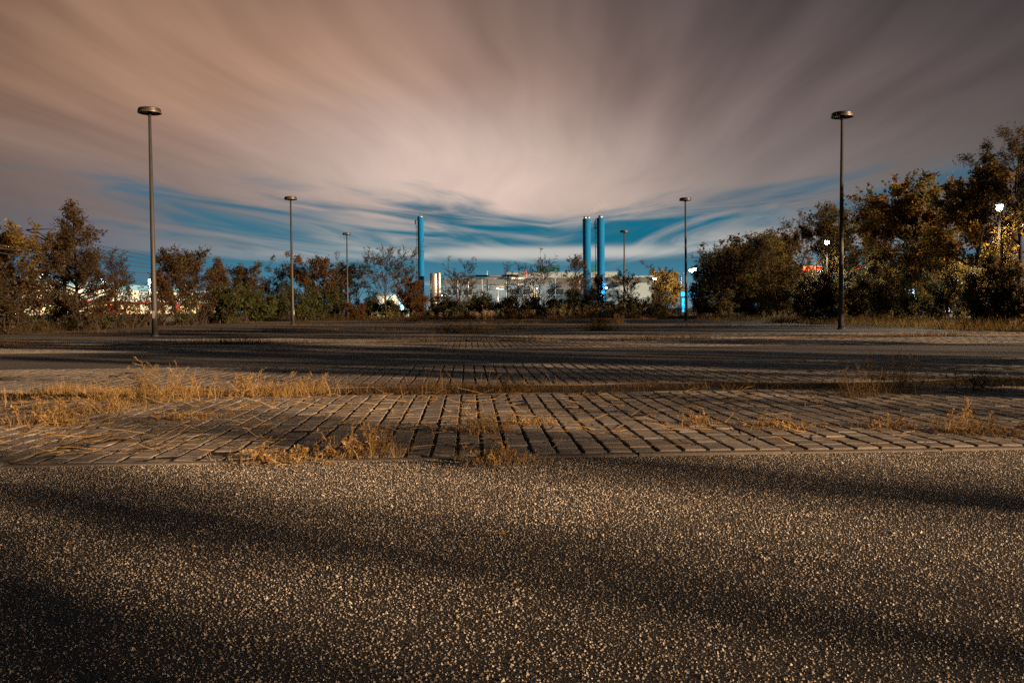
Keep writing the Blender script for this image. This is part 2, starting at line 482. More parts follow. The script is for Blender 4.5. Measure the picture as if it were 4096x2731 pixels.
# paved parking bays: every paver is a stone of its own, dark rows mark the bays
PW, PL, PITCH_X, PITCH_Y = 0.141, 0.1625, 0.165, 0.1655
def paver_proto(w, l, seed):
    r = random.Random(seed)
    b = 0.006
    v = []
    for (sx, sy) in ((-1, -1), (1, -1), (1, 1), (-1, 1)):
        v.append((sx * w / 2 + r.uniform(-.002, .002), sy * l / 2 + r.uniform(-.0015, .0015)))
    V = [(x, y, -0.06) for x, y in v] + [(x, y, -b) for x, y in v] + [(x - math.copysign(b, x), y - math.copysign(b, y), 0.0) for x, y in v]
    F = [(0, 1, 5, 4), (1, 2, 6, 5), (2, 3, 7, 6), (3, 0, 4, 7), (4, 5, 9, 8), (5, 6, 10, 9), (6, 7, 11, 10), (7, 4, 8, 11), (8, 9, 10, 11)]
    return np.array(V), np.array(F)
def paved_strip(idx, y0, y1, hw, cx, phase):
    r = np.random.default_rng(100 + idx)
    root = sheet('bay_paving', M['soil'], LX0, LX1, y0, y1, 0.005, nx=320 if idx < 2 else 1, ny=32 if idx < 2 else 1, wob=0.0075 if idx < 2 else 0.0, seed=idx)
    protos = [paver_proto(PW, PL, s) for s in range(5)]
    meshes = {}
    for s, (V, F) in enumerate(protos):
        for dk in (0, 1): meshes[(s, dk)] = np_mesh('paver', V, F, M['paver_dark'] if dk else M['paver' if idx < 1 else 'paver_shaded'])
    cells = []
    ny = int((y1 - y0) / PITCH_Y)
    c0, c1 = int((cx - hw - phase) / PITCH_X), int((cx + hw - phase) / PITCH_X)
    for c in range(c0, c1 + 1):
        x = phase + c * PITCH_X
        if x < LX0 + 0.1 or x > LX1 - 0.1: continue
        dk = 1 if (c % 15 == 0) else 0
        for j in range(ny):
            cells.append((x, y0 + 0.09 + j * PITCH_Y, dk))
    C = np.array(cells)
    n = len(C)
    # gentle settling of the surface
    def sett(x, y): return 0.006 * np.sin(x * 0.9 + idx) * np.sin(y * 1.3 + 0.7 * idx) + 0.003 * np.sin(x * 2.7 + y * 1.9)
    Zc = 0.016 + sett(C[:, 0], C[:, 1]) + r.uniform(-0.003, 0.003, n) - 0.007 * (r.random(n) < 0.05)
    tiltx, tilty = r.uniform(-0.009, 0.009, n), r.uniform(-0.012, 0.012, n)
    rot = r.uniform(-0.02, 0.02, n)
    C[:, 0] += r.uniform(-0.003, 0.003, n); C[:, 1] += r.uniform(-0.002, 0.002, n)
    area = np.zeros(n)
    for i in range(n):
        q = CAM_R.transposed() @ (Vector((C[i, 0], C[i, 1], 0)) - CAM_P)
        d = -q.z; px = 2048 + FPX * q.x / d
        area[i] = 1.0 / d ** 3 if -20 < px < 4116 else 0.0
    order = np.argsort(-area)
    single = set(order[:300].tolist())
    which = r.integers(0, 5, n)
    VV = {0: [], 1: []}; FF = {0: [], 1: []}; cnt = {0: 0, 1: 0}
    for i in range(n):
        dk = int(C[i, 2])
        if i in single:
            o = bpy.data.objects.new('paver', meshes[(int(which[i]), dk)])
            o.location = (C[i, 0], C[i, 1], Zc[i]); o.rotation_euler = (tiltx[i], tilty[i], rot[i])
            link(o, root)
        else:
            V, F = protos[int(which[i])]
            W_ = V.copy()
            cs, sn = math.cos(rot[i]), math.sin(rot[i])
            W_[:, 0] = V[:, 0] * cs - V[:, 1] * sn + C[i, 0]; W_[:, 1] = V[:, 0] * sn + V[:, 1] * cs + C[i, 1]
            W_[:, 2] = V[:, 2] + Zc[i] + V[:, 1] * tiltx[i] - V[:, 0] * tilty[i]
            VV[dk].append(W_); FF[dk].append(F + cnt[dk]); cnt[dk] += len(V)
    V = np.vstack(VV[0] + VV[1]); F = np.vstack(FF[0] + [f + cnt[0] for f in FF[1]])
    mi = np.concatenate([np.zeros(len(FF[0]) * 9), np.ones(len(FF[1]) * 9)])
    o = np_obj('pavers', V, F, [M['paver' if idx < 1 else 'paver_shaded'], M['paver_dark']], root, midx=mi)
    o['kind'] = 'stuff'
    # edging stones along both long sides
    kb = MB().box(-0.495, 0.495, -0.043, 0.043, -0.1, 0.0, 0.006).mesh('kerb_stone', M['kerb'])
    for yk in (y0 - 0.05, y1 + 0.05):
        x = cx - hw
        while x < cx + hw:
            if LX0 < x < LX1:
                o = bpy.data.objects.new('kerb_stone', kb)
                o.location = (x, yk + r.uniform(-.003, .003), 0.010 + 0.6 * sett(x, yk) + r.uniform(-.003, .003)); o.rotation_euler = (0, r.uniform(-.004, .004), r.uniform(-.003, .003))
                link(o, root)
            x += 1.0
for i, (a0, a1) in enumerate(strips):
    if a0 > 84: continue
    if i < 4:
        d = a1
        paved_strip(i, a0, a1, 0.60 * d + 2.2, 0.0507 * d, -0.335)
    else:
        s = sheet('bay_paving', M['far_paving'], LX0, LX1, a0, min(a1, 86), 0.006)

# ------------------------------------------------------------------ materials of built things
M['pole'] = simple('galvanised_pole', (0.033, 0.034, 0.036), 0.6, 0.1, 0.35, 2.0)
M['lamp_paint'] = simple('brown_lamp_paint', (0.028, 0.022, 0.018), 0.5, 0.1, 0.3, 6.0)
M['lamp_rim'] = simple('lamp_rim', (0.075, 0.062, 0.052), 0.45, 0.2, 0.2, 8.0)
M['lamp_glass'] = simple('dark_lamp_glass', (0.012, 0.012, 0.013), 0.35, 0.0, 0.2, 5.0)
M['hatch'] = simple('hatch_plate', (0.30, 0.29, 0.27), 0.5, 0.3)
M['chimney'] = simple('blue_chimney_paint', (0.001, 0.115, 0.30), 0.85, 0.0, 0.12, 0.6, 0.15)
M['steel'] = simple('bare_steel', (0.42, 0.42, 0.41), 0.38, 0.75, 0.2, 1.5)
M['dark_steel'] = simple('dark_steel', (0.06, 0.065, 0.07), 0.5, 0.5, 0.3, 2.0)
M['panel'] = simple('grey_wall_panel', (0.080, 0.098, 0.108), 0.7, 0, 0.16, 0.5)
M['panel_white'] = simple('white_wall_panel', (0.24, 0.34, 0.41), 0.6, 0, 0.08, 0.5)
M['fascia'] = simple('brown_fascia', (0.065, 0.060, 0.050), 0.7, 0, 0.2, 0.7)
M['joint'] = simple('pale_joint_trim', (0.30, 0.31, 0.31), 0.6)
M['teal'] = simple('teal_metal', (0.012, 0.13, 0.17), 0.5, 0.1, 0.2, 0.8)
M['glass_dark'] = simple('dark_window_glass', (0.02, 0.025, 0.03), 0.12, 0, 0.2, 1.0, 0.6)
M['pipe_pale'] = simple('pale_pipe', (0.55, 0.56, 0.55), 0.4, 0.5, 0.2, 2.0)
M['pipe_dark'] = simple('dark_lagged_pipe', (0.08, 0.08, 0.08), 0.55, 0.4, 0.3, 1.0)
M['red_paint'] = simple('red_paint', (0.42, 0.05, 0.035), 0.5)
M['concrete'] = simple('dark_concrete', (0.05, 0.048, 0.045), 0.9, 0, 0.35, 0.8, 0.2, 0.5)
M['roof_grey'] = simple('flat_roof_felt', (0.10, 0.10, 0.10), 0.9)
M['cable'] = simple('overhead_cable', (0.035, 0.035, 0.035), 0.6)
M['lamp_white'] = emit('lit_lamp_white', (0.92, 0.97, 1.0), 31.9)
M['flood'] = emit('lit_floodlight', (1.0, 0.97, 0.90), 28.4)
M['win_warm'] = emit('lit_shop_window', (1.0, 0.62, 0.26), 1.2)
M['glow_cream'] = emit('cream_glow_panel', (1.0, 0.76, 0.44), 0.75)
M['band_cyan'] = emit('lit_roof_band', (0.60, 1.0, 0.95), 0.3)
M['band_red'] = emit('lit_red_band', (1.0, 0.14, 0.08), 0.35)
M['win_blue'] = emit('lit_blue_white_window', (0.45, 0.80, 1.0), 1.56)
M['sign_red'] = emit('lit_red_sign', (1.0, 0.10, 0.025), 3.0)
M['sign_green'] = emit('lit_green_sign', (0.02, 0.9, 0.45), 1.77)
M['sign_blue'] = emit('lit_blue_sign', (0.03, 0.55, 1.0), 0.923)
M['post_blue'] = emit('lit_blue_lamp', (0.40, 0.62, 1.0), 6.39)

def add_light(name, parent, loc, power, color, radius=0.12, kind='POINT', aim=None, spot=150):
    l = bpy.data.lights.new(name, kind); l.energy = power; l.color = color; l.shadow_soft_size = radius
    if kind == 'SPOT': l.spot_size = R(spot); l.spot_blend = 0.6
    o = bpy.data.objects.new(name, l); o.location = loc
    if aim is not None: o.rotation_euler = Vector(aim).to_track_quat('-Z', 'Y').to_euler()
    return link(o, parent)

# ------------------------------------------------------------------ the six unlit car-park lamps: round drum heads on tall poles
LAMP_H = 9.0
def car_park_lamp():
    root = empty('car_park_lamp')
    MB().tube([(0, 0, -0.05), (0, 0, 1.1), (0, 0, 8.78)], [0.115, 0.105, 0.055], 16).build('pole', M['pole'], root)
    MB().tube([(0, 0, 0.0), (0, 0, 0.05), (0, 0, 0.07)], [0.17, 0.17, 0.125], 16).build('base_plate', M['pole'], root)
    MB().box(-0.045, 0.045, -0.113, -0.10, 0.72, 1.02, 0.004).build('service_hatch', M['hatch'], root)
    MB().tube([(0, 0, 8.70), (0, 0, 8.82)], [0.075, 0.10], 12).build('collar', M['lamp_rim'], root)
    head = MB().lathe([(0.428, 8.862), (0.422, 8.965), (0.40, 8.988), (0.30, 9.002), (0.05, 9.010)], n=40).build('lamp_head', M['lamp_paint'], root)
    MB().lathe([(0.395, 8.806), (0.445, 8.806), (0.447, 8.850), (0.434, 8.860), (0.395, 8.856), (0.395, 8.806)], n=40, cap0=False, cap1=False).build('rim', M['lamp_rim'], head)
    MB().lathe([(0.394, 8.836), (0.394, 8.852)], n=40).build('diffuser', M['lamp_glass'], head)
    for k in range(4):
        a = k * math.pi / 2 + 0.5
        MB().box(0.426 * math.cos(a) - .018, 0.426 * math.cos(a) + .018, 0.426 * math.sin(a) - .018, 0.426 * math.sin(a) + .018, 8.868, 8.892).build('latch', M['lamp_rim'], head)
    return root
lamp0 = car_park_lamp()
LAMPS = [(620, 905, 'nearest car park lamp on the left, brown drum head, tall pole before the conical tree'),
         (1172, 510, 'middle car park lamp of the left row, pale lower pole before green bushes'),
         (1391, 348, 'farthest car park lamp of the left row, thin pole standing beside bare trees'),
         (3363, 860, 'nearest car park lamp on the right, grey drum head before dark tree belt'),
         (2745, 490, 'middle car park lamp of the right row, its pole beside the lit street lamp'),
         (2497, 348, 'farthest car park lamp of the right row, just right of the paired blue chimneys')]
for i, (px, hpx, lab) in enumerate(LAMPS):
    d = FPX * LAMP_H / hpx
    o = lamp0 if i == 0 else copy_tree(lamp0)
    o.location = base(px, d); o.rotation_euler = (R(0.25 * (-1) ** i), R(0.15 * (i % 3 - 1)), i * 1.1)
    tag(o, lab, 'street lamp', 'unlit drum-headed lamps of the car park')

# ------------------------------------------------------------------ lit street lamps along the road on the right
def road_lamp(px, py, d, lab, power, color, armlen=1.1, rz=0.0, tilt=0.3, pm='dark_steel', bs=(1.3, 0.75, 0.65)):
    p = at(px, py, d)
    root = empty('road_lamp', (p.x, p.y, 0), rz)
    h = p.z
    pts = [(-armlen, 0, -0.05), (-armlen, 0, h * 0.80)]
    for k in range(1, 9):
        a = math.pi / 2 * k / 8
        pts.append((-armlen + armlen * 0.8 * (1 - math.cos(a)), 0, h * 0.80 + (h * 0.97 - h * 0.80) * math.sin(a)))
    MB().tube(pts, [0.08] + [0.055] * (len(pts) - 1), 10).build('pole', M[pm], root)
    hd = MB().box(-0.42, 0.42, -0.15, 0.15, -0.02, 0.09, 0.03).build('lamp_head', M['steel'], root)
    hd.location = (0.05, 0, h); hd.rotation_euler = (0, -tilt, 0)
    MB().lathe([(0.02, -0.26), (0.10, -0.23), (0.16, -0.14), (0.17, -0.015)], n=16, smooth=True).build('lamp_bowl', M['lamp_white'], hd).scale = bs
    add_light('lamp_light', root, (0.15, 0, h - 0.38), power * 1.3, color, 0.2, 'SPOT', (0.15, 0, -1), 172)
    tag(root, lab, 'street lamp', 'lit lamps along the road beyond the trees')
    return root
road_lamp(3998, 828, 39.5, 'lit street lamp blazing white behind the large golden tree near the right edge', 850, (1.0, 0.86, 0.66), rz=R(-122), tilt=0.2, pm='cable')
road_lamp(3308, 968, 58, 'lit street lamp glowing through the dark pine left of the nearest right lamp pole', 650, (0.93, 0.95, 1.0), rz=R(-113), tilt=0.2, pm='cable')
road_lamp(2768, 1075, 124, 'lit street lamp on a curved pale arm beside the middle right lamp pole', 4200, (0.72, 0.92, 1.0), armlen=1.65, rz=R(0), tilt=0.25, pm='pipe_pale', bs=(3.0, 2.0, 1.8))

# ------------------------------------------------------------------ blue chimneys
def chimney(px0, px1, ytop, d, lab, flues, ladder=None):
    c = base((px0 + px1) / 2, d); r = (px1 - px0) / 2 / FPX * d
    h = height_at((px0 + px1) / 2, ytop, d)
    root = empty('chimney', c)
    sh = MB().lathe([(r * 1.04, -0.1), (r * 1.04, 0.4), (r, 0.5), (r, h - 0.06), (r * 0.97, h)], n=40, smooth=False).build('shaft', M['chimney'], root)
    for p in sh.data.polygons: p.use_smooth = abs(p.normal.z) < 0.5
    for k in range(1, 5): MB().lathe([(r * 1.012, h * k / 5), (r * 1.012, h * k / 5 + 0.07)], n=40, cap0=False, cap1=False).build('flange', M['chimney'], root)
    for (fx, fr, fh) in flues:
        fl = MB().lathe([(r * fr, h - 0.1), (r * fr, h + fh)], (r * fx, 0, 0), 20, True).build('flue', M['steel'], root)
        MB().lathe([(r * fr * 0.86, h + fh + 0.002), (r * fr * 0.85, h + fh + 0.012)], (r * fx, 0, 0), 20).build('flue_mouth', M['dark_steel'], fl)
    if ladder is not None:
        s, z0 = ladder
        lx = s * (r + 0.22)
        lad = MB().tube([(lx, -0.18, z0), (lx, -0.18, h - 0.25)], 0.03, 6).tube([(lx, 0.18, z0), (lx, 0.18, h - 0.25)], 0.03, 6).build('ladder', M['dark_steel'], root)
        mb = MB()
        z = z0 + 0.3
        while z < h - 0.3: mb.tube([(lx, -0.18, z), (lx, 0.18, z)], 0.018, 5); z += 0.3
        mb.build('rungs', M['dark_steel'], lad)['kind'] = 'stuff'
        z = z0 + 1.5
        while z < h: MB().box(min(s * r * .98, lx), max(s * r * .98, lx), -0.03, 0.03, z, z + 0.06).build('bracket', M['dark_steel'], root); z += 2.2
    tag(root, lab, 'chimney', 'blue factory chimneys')
    return root, c, r, h
c1 = chimney(1674, 1699, 870, 150, 'single slim blue chimney with a ladder, apart from the pair', [(0.0, 0.9, 0.12)], (-1, 3.0))
MB().box(-0.12, 0.12, -0.25, 0.25, 0, 0.75).build('ladder_cage', M['dark_steel'], c1[0], (-(c1[2] + 0.34), 0, c1[3] - 1.25))
c2 = chimney(2333, 2365, 877, 142, 'left chimney of the blue pair, with two steel flues', [(-0.38, 0.40, 0.40), (0.48, 0.30, 0.42)])
c3 = chimney(2389, 2420, 874, 138, 'right chimney of the blue pair, brightly lit along one edge', [(0.0, 0.58, 0.42)], (-1, 5.0))
# the walkway joining the pair belongs to the right chimney
wx0, wx1 = c2[1].x + c2[2] - c3[1].x, -c3[2]
wz = c3[3] - 1.6
wk = MB().box(wx0 + 0.05, wx1 - 0.01, 0.2, 1.1, wz, wz + 0.12).build('walkway', M['dark_steel'], c3[0])
for yy in (0.24, 1.06):
    for zr in (0.6, 1.1): MB().tube([(wx0 + .05, yy, wz + zr), (wx1, yy, wz + zr)], 0.028, 6).build('handrail', M['steel'], wk)
    for xx in (wx0 + 0.1, (wx0 + wx1) / 2, wx1 - 0.05): MB().tube([(xx, yy, wz + .12), (xx, yy, wz + 1.1)], 0.025, 6).build('rail_post', M['steel'], wk)

# ------------------------------------------------------------------ the factory behind the hedge
DB = 158.0
fr = empty('factory_building', base(2200, DB), -YAW)
def fx(px): return (px - 2200.0) / FPX * DB
def fz(py, px=2200): return height_at(px, py, DB)
x0, x1 = fx(1735), fx(2612)
zt, zb = fz(1112), fz(1134)
MB().box(x0 + .02, x1 - .02, 0.05, 34, 0, zt - 0.1).build('wall', M['panel'], fr)
rf = MB().box(x0 - .1, x1 + .1, -0.12, 34.2, zt - 0.08, zt + 0.05).build('roof', M['roof_grey'], fr)
edges = [x0 + (x1 - x0) * k / 9 for k in range(10)]
for k in range(9):
    MB().box(edges[k] + .03, edges[k + 1] - .03, -0.04, 0.048, zb - 0.0, zt - 0.1).build('fascia_panel', M['fascia'] if k < 6 else M['panel'], fr)
    MB().box(edges[k] + .03, edges[k + 1] - .03, -0.02, 0.049, 0.0, zb - 0.03).build('wall_panel', M['panel_white'] if k >= 7 else M['panel'], fr)
for k in range(10):
    MB().box(edges[k] - .07, edges[k] + .07, -0.10, 0.04, 0.0, zt - 0.1).build('joint_trim', M['joint'], fr)
MB().box(x1 - 4.4, x1 + .12, -0.16, -0.125, zt - 0.05, zt + 0.28).build('parapet', M['panel_white'], fr)
for k, xx in enumerate((1790, 1830, 1872, 2062, 2110, 2208, 2240, 2300)):   # dark strip windows
    w = MB().box(fx(xx) - 0.7, fx(xx) + 0.7, -0.06, -0.021, fz(1178), fz(1156)).build('window', M['glass_dark'], fr)
    MB().box(fx(xx) - 0.78, fx(xx) + 0.78, -0.10, -0.022, fz(1178) - 0.1, fz(1178) - 0.005).build('sill', M['joint'], w)
for xx in (2237, 2462): MB().box(fx(xx) - 0.35, fx(xx) + 0.35, -0.8, -0.042, fz(1150), fz(1132)).build('vent_hood', M['dark_steel'], fr)
# raised white storey on the roof
ps = MB().box(fx(2024), fx(2486), 6.0, 22.0, zt + .05, zt + 1.28).build('roof_storey', M['panel_white'], fr)
for k in range(1, 8): MB().box(fx(2024 + 58 * k) - .03, fx(2024 + 58 * k) + .03, 5.96, 5.998, zt + .05, zt + 1.28).build('panel_joint', M['joint'], ps)
MB().box(fx(2020), fx(2490), 5.9, 22.1, zt + 1.285, zt + 1.36).build('coping', M['panel_white'], ps)
tag(fr, 'long low factory with grey panel walls and white roof storey behind the hedge', 'building')
# wall lamp at the right-hand corner, shining onto the golden tree
wl = empty('wall_floodlight', fr.matrix_basis @ Vector((x1 + 0.25, -0.3, zt - 0.35)), 0)
MB().box(-0.28, 0.28, -0.10, 0.10, -0.14, 0.14, 0.02).build('housing', M['dark_steel'], wl)
MB().box(-0.24, 0.24, -0.13, -0.102, -0.11, 0.11).build('lens', M['flood'], wl)
MB().box(-0.28, -0.18, 0.09, 0.30, -0.04, 0.04).build('bracket', M['dark_steel'], wl)
add_light('lamp_light', wl, (0.9, -0.6, -0.1), 9000, (1.0, 0.84, 0.60), 0.2, 'SPOT', (0.30, 0.95, -0.08), 80)
tag(wl, 'floodlight glowing white at the right corner of the factory wall', 'floodlight')

# things on and before the factory
def unit(pxa, pxb, pya, pyb, yoff, lab, d=DB):
    p = fr.matrix_basis @ Vector((0, yoff, 0))
    r_ = empty('rooftop_unit', fr.matrix_basis @ Vector((fx((pxa + pxb) / 2), yoff, zt + 1.36)), -YAW)
    w, h0, h1 = fx(pxb) - fx(pxa), 0.02, fz(pya) - (zt + 1.36) + 0.3
    MB().box(-w / 2, w / 2, 0, 3, 0.15, h1).build('casing', M['teal'], r_)
    n = max(2, int(w / 1.4))
    for k in range(n): MB().box(-w / 2 + w * k / n + .06, -w / 2 + w * (k + 1) / n - .06, -0.04, -0.002, 0.25, h1 - 0.12).build('louvre_panel', M['teal'], r_)
    MB().box(-w / 2 + .1, w / 2 - .1, 0.2, 0.35, 0, 0.148).box(-w / 2 + .1, w / 2 - .1, 2.6, 2.75, 0, 0.148).build('skid', M['dark_steel'], r_)
    MB().box(-w / 2 - .08, w / 2 + .08, -0.08, 3.08, h1 + .002, h1 + .07).build('lid', M['teal'], r_)
    tag(r_, lab, 'rooftop unit', 'teal units on the factory roof')
unit(2158, 2252, 1062, 1088, 9, 'teal louvred rooftop unit seen through the bare tree top')
unit(2370, 2431, 1060, 1088, 9, 'teal louvred rooftop unit behind the paired chimneys')
def silo(px, wpx, ytop, d, lab):
    r = wpx / 2 / FPX * d; h = height_at(px, ytop, d)
    o = empty('storage_silo', base(px, d))
    b = MB().lathe([(r, 0.6), (r, h - r * 0.25), (r * 0.9, h - r * 0.08), (r * 0.3, h)], n=28).build('tank', M['steel'], o)
    for p in b.data.polygons: p.use_smooth = True
    for k in range(4):
        a = k * math.pi / 2 + .4
        MB().tube([(r * .8 * math.cos(a), r * .8 * math.sin(a), 0), (r * .8 * math.cos(a), r * .8 * math.sin(a), 0.62)], 0.08, 8).build('leg', M['steel'], o)
    for z in (0.3, 0.55, 0.8): MB().lathe([(r * 1.02, h * z), (r * 1.02, h * z + 0.08)], n=28, cap0=False, cap1=False).build('band', M['steel'], o)
    tag(o, lab, 'silo', 'silos between the single chimney and the factory')
silo(1738, 34, 1092, 148, 'dull steel silo next to the single blue chimney')
silo(1757, 16, 1090, 145, 'narrow shiny steel silo standing right before the wider one')
pb = empty('pipe_bridge', base(2000, 150), -YAW)
def bx(px): return (px - 2000.0) / FPX * 150
zp = height_at(2000, 1104, 150)
MB().tube([(bx(1842), 0, zp - 0.25), (bx(1850), 0, zp), (bx(1868), 0, zp + .02), (bx(2104), 0, zp + .02)], 0.19, 12).build('pipe', M['pipe_dark'], pb)
MB().tube([(bx(1876), 0.45, zp - 0.42), (bx(2104), 0.45, zp - 0.42)], 0.13, 10).build('pipe', M['pipe_pale'], pb)
for (a_, b_, py) in ((1945, 2100, 1139), (1935, 2045, 1148), (1945, 2020, 1157)):
    MB().tube([(bx(a_), -0.3, height_at(2000, py, 150)), (bx(b_), -0.3, height_at(2000, py, 150))], 0.10, 10).build('pipe', M['pipe_pale'], pb)
for px in (1872, 1950, 2030, 2100): MB().box(bx(px) - .09, bx(px) + .09, 0.10, 0.30, 0, zp - 0.6).box(bx(px) - .1, bx(px) + .1, -0.5, 0.7, zp - 0.62, zp - 0.56).build('trestle', M['dark_steel'], pb)
for px in (2128, 2138, 2146): MB().tube([(bx(px), -0.2, 0.2), (bx(px), -0.2, height_at(px, 1146, 150))], 0.12, 10).build('riser_pipe', M['pipe_pale'], pb)
for px, ya, yb in ((1874, 1128, 1165), (1992, 1160, 1240)): MB().tube([(bx(px), -0.4, height_at(px, yb, 150)), (bx(px), -0.4, height_at(px, ya, 150))], 0.11, 10).build('riser_pipe', M['pipe_pale'], pb)
tag(pb, 'bridge of pipes running along the front of the factory', 'pipe bridge')
rp = empty('vent_stack', fr.matrix_basis @ Vector((fx(2105), 2.0, zt + 0.05)))
MB().lathe([(0.17, 0), (0.17, 1.15), (0.24, 1.2), (0.24, 1.3)], n=14).build('stack', M['red_paint'], rp)
MB().lathe([(0.30, 1.38), (0.05, 1.52)], n=14).tube([(0.2, 0, 1.28), (0.2, 0, 1.39)], 0.02, 5).tube([(-0.2, 0, 1.28), (-0.2, 0, 1.39)], 0.02, 5).build('rain_cap', M['red_paint'], rp)
tag(rp, 'short red vent stack on the factory roof', 'vent')
mp_ = empty('antenna_mast', fr.matrix_basis @ Vector((fx(1949), 2.0, zt + 0.05)))
MB().tube([(0, 0, 0), (0, 0, 1.55)], [0.07, 0.05], 8).build('mast', M['pipe_pale'], mp_)
MB().tube([(-0.14, 0, 1.3), (0.14, 0, 1.3)], 0.03, 6).build('cross_arm', M['pipe_pale'], mp_)
tag(mp_, 'thin white mast standing on the factory roof edge', 'mast')

# small lit shed left of the single chimney
sd = empty('lit_shed', base(1570, 125), -YAW)
def sx(px): return (px - 1570.0) / FPX * 125
hz_ = height_at(1570, 1178, 125)
MB().box(sx(1512), sx(1626), 0, 5, 0, hz_ - .1).build('wall', M['panel_white'], sd)
MB().box(sx(1506), sx(1632), -0.3, 5.3, hz_ - .098, hz_ + .08).build('roof', M['roof_grey'], sd)
for a_, b_ in ((1530, 1558), (1566, 1590), (1596, 1618)):
    w = MB().box(sx(a_), sx(b_), -0.05, -0.004, 0.9, hz_ - 0.45).build('window_frame', M['joint'], sd)
    MB().box(sx(a_) + .06, sx(b_) - .06, -0.07, -0.052, 0.98, hz_ - 0.53).build('pane', M['glow_cream'] if a_ < 1590 else M['win_blue'], w)
add_light('lamp_light', sd, (0.5, -1.2, hz_ - 0.3), 60, (0.9, 1.0, 0.85), 0.15)
tag(sd, 'small pale shed with lit windows glimpsed under the large bare tree', 'shed')

# ------------------------------------------------------------------ lit shop row far beyond the trees on the left
srt = empty('shop_building', (0, 0, 0))
A, B = at(90, 1250, 100), at(905, 1250, 196)
A.z = B.z = 0
L = (B - A).length
srt.location = A; srt.rotation_euler = (0, 0, math.atan2(B.y - A.y, B.x - A.x))
hs = 4.9
MB().box(0, L, 0.1, 20, 0, hs - 0.1).build('wall', M['panel'], srt)
MB().box(-0.3, L + .3, -0.1, 20.3, hs + .45, hs + .55).build('roof', M['roof_grey'], srt)
MB().box(-0.2, L + .2, -0.55, 0.08, hs - .28, hs + .44).build('lit_roof_band', M['band_cyan'], srt)
nb = 22
rng = random.Random(5)
for k in range(nb):
    a_, b_ = L * k / nb + .12, L * (k + 1) / nb - .12
    MB().box(a_, b_, 0.0, 0.098, 2.75, hs - .32).build('fascia_panel', M['glow_cream'] if k % 5 in (0, 1, 3) else M['panel_white'], srt)  # cream fascia panels glow themselves in place of lamplight on the facade
    if k % 7 != 6:
        w = MB().box(a_, b_, 0.02, 0.099, 0.1, 2.35).build('window_frame', M['dark_steel'], srt)
        MB().box(a_ + .1, b_ - .1, -0.02, 0.018, 0.3, 2.25).build('pane', M['win_warm'] if k % 3 else M['glow_cream'], w)
    else: MB().box(a_, b_, 0.02, 0.099, 0.1, 2.35).build('wall_panel', M['red_paint'], srt)
MB().box(0.5, L * .8, -0.25, -0.03, 2.40, 2.70).build('lit_red_band', M['band_red'], srt)
tag(srt, 'long shop building glowing yellow behind the left trees with a lit pale roof edge', 'building')
for k, (px, py, d) in enumerate(((165, 1103, 96), (410, 1125, 110), (598, 1130, 125), (742, 1143, 140), (858, 1160, 160))):
    p = at(px, py, d)
    o = empty('shop_lamp_post', (p.x, p.y, 0))
    MB().tube([(0, 0, 0), (0, 0, p.z)], 0.06, 8).build('pole', M['pipe_pale'], o)
    MB().tube([(0, 0, p.z - .05), (0.9, 0, p.z + 0.1)], 0.04, 6).build('arm', M['pipe_pale'], o)
    MB().lathe([(0.17, 0), (0.17, 0.75), (0.1, 0.85)], (0, 0, p.z - .35), 14).build('lit_column', M['post_blue'], o)
    add_light('lamp_light', o, (0.4, 0, p.z - 0.9), 420, (1.0, 0.82, 0.55), 0.2)
    tag(o, ('blue-white lamp post shining between the two leftmost trees', 'blue-white lamp post right of the conical tree, before the lit roof edge', 'blue-white lamp post close beside the nearest left car park lamp',
            'blue-white lamp post glimpsed through the brown tree pair', 'blue-white lamp post at the far right end of the shop building')[k], 'lamp post', 'lamp posts before the lit shops')

# a low dark wall between the lot and the railway on the left
wa, wb = base(-260, 44), base(900, 78)
for v in (wa, wb): v += Vector((-0.9, 0.4, 0))
n = 14
lw = empty('boundary_wall', wa, math.atan2(wb.y - wa.y, wb.x - wa.x))
Lw = (wb - wa).length
for k in range(n): MB().box(Lw * k / n + .01, Lw * (k + 1) / n - .01, 0, 0.18, -0.05, 0.86).build('wall_slab', M['concrete'], lw)
for k in range(n + 1): MB().box(Lw * k / n - .09, Lw * k / n + .09, -0.06, -0.002, -0.05, 0.90).build('post', M['concrete'], lw)
tag(lw, 'low dark concrete slab wall behind the weeds on the left', 'wall')

# railway overhead line at far left
mast = empty('catenary_mast', base(262, 57))
zt1 = height_at(245, 916, 57)
hm = zt1 + 0.7
MB().tube([(0, 0, 0), (0, 0, hm)], [0.15, 0.11], 8).build('mast', M['dark_steel'], mast)
dxm = lambda px: (px - 262.0) / FPX * 57
zz = lambda py: height_at(200, py, 57)
MB().tube([(dxm(250), -.2, zz(990)), (dxm(148), -.2, zz(916))], 0.045, 6).build('cantilever', M['dark_steel'], mast)
MB().tube([(dxm(228), .2, zz(988)), (dxm(118), .2, zz(921))], 0.045, 6).build('cantilever', M['dark_steel'], mast)
MB().tube([(dxm(262), 0, zz(916)), (dxm(118), 0, zz(920))], 0.04, 6).build('stay_tube', M['dark_steel'], mast)
MB().tube([(dxm(262), 0, zz(987)), (dxm(60), 0, zz(993))], 0.035, 6).build('steady_arm', M['dark_steel'], mast)
tag(mast, 'railway catenary mast with slanting cantilever tubes left of the conical tree', 'mast')
WIRES = [((-60, 892), (410, 985), (700, 1048)), ((-60, 902), (410, 1003), (700, 1062)), ((-60, 975), (410, 1030), (700, 1075)), ((-60, 985), (410, 1047), (700, 1086)), ((-60, 1000), (410, 1075), (700, 1100))]
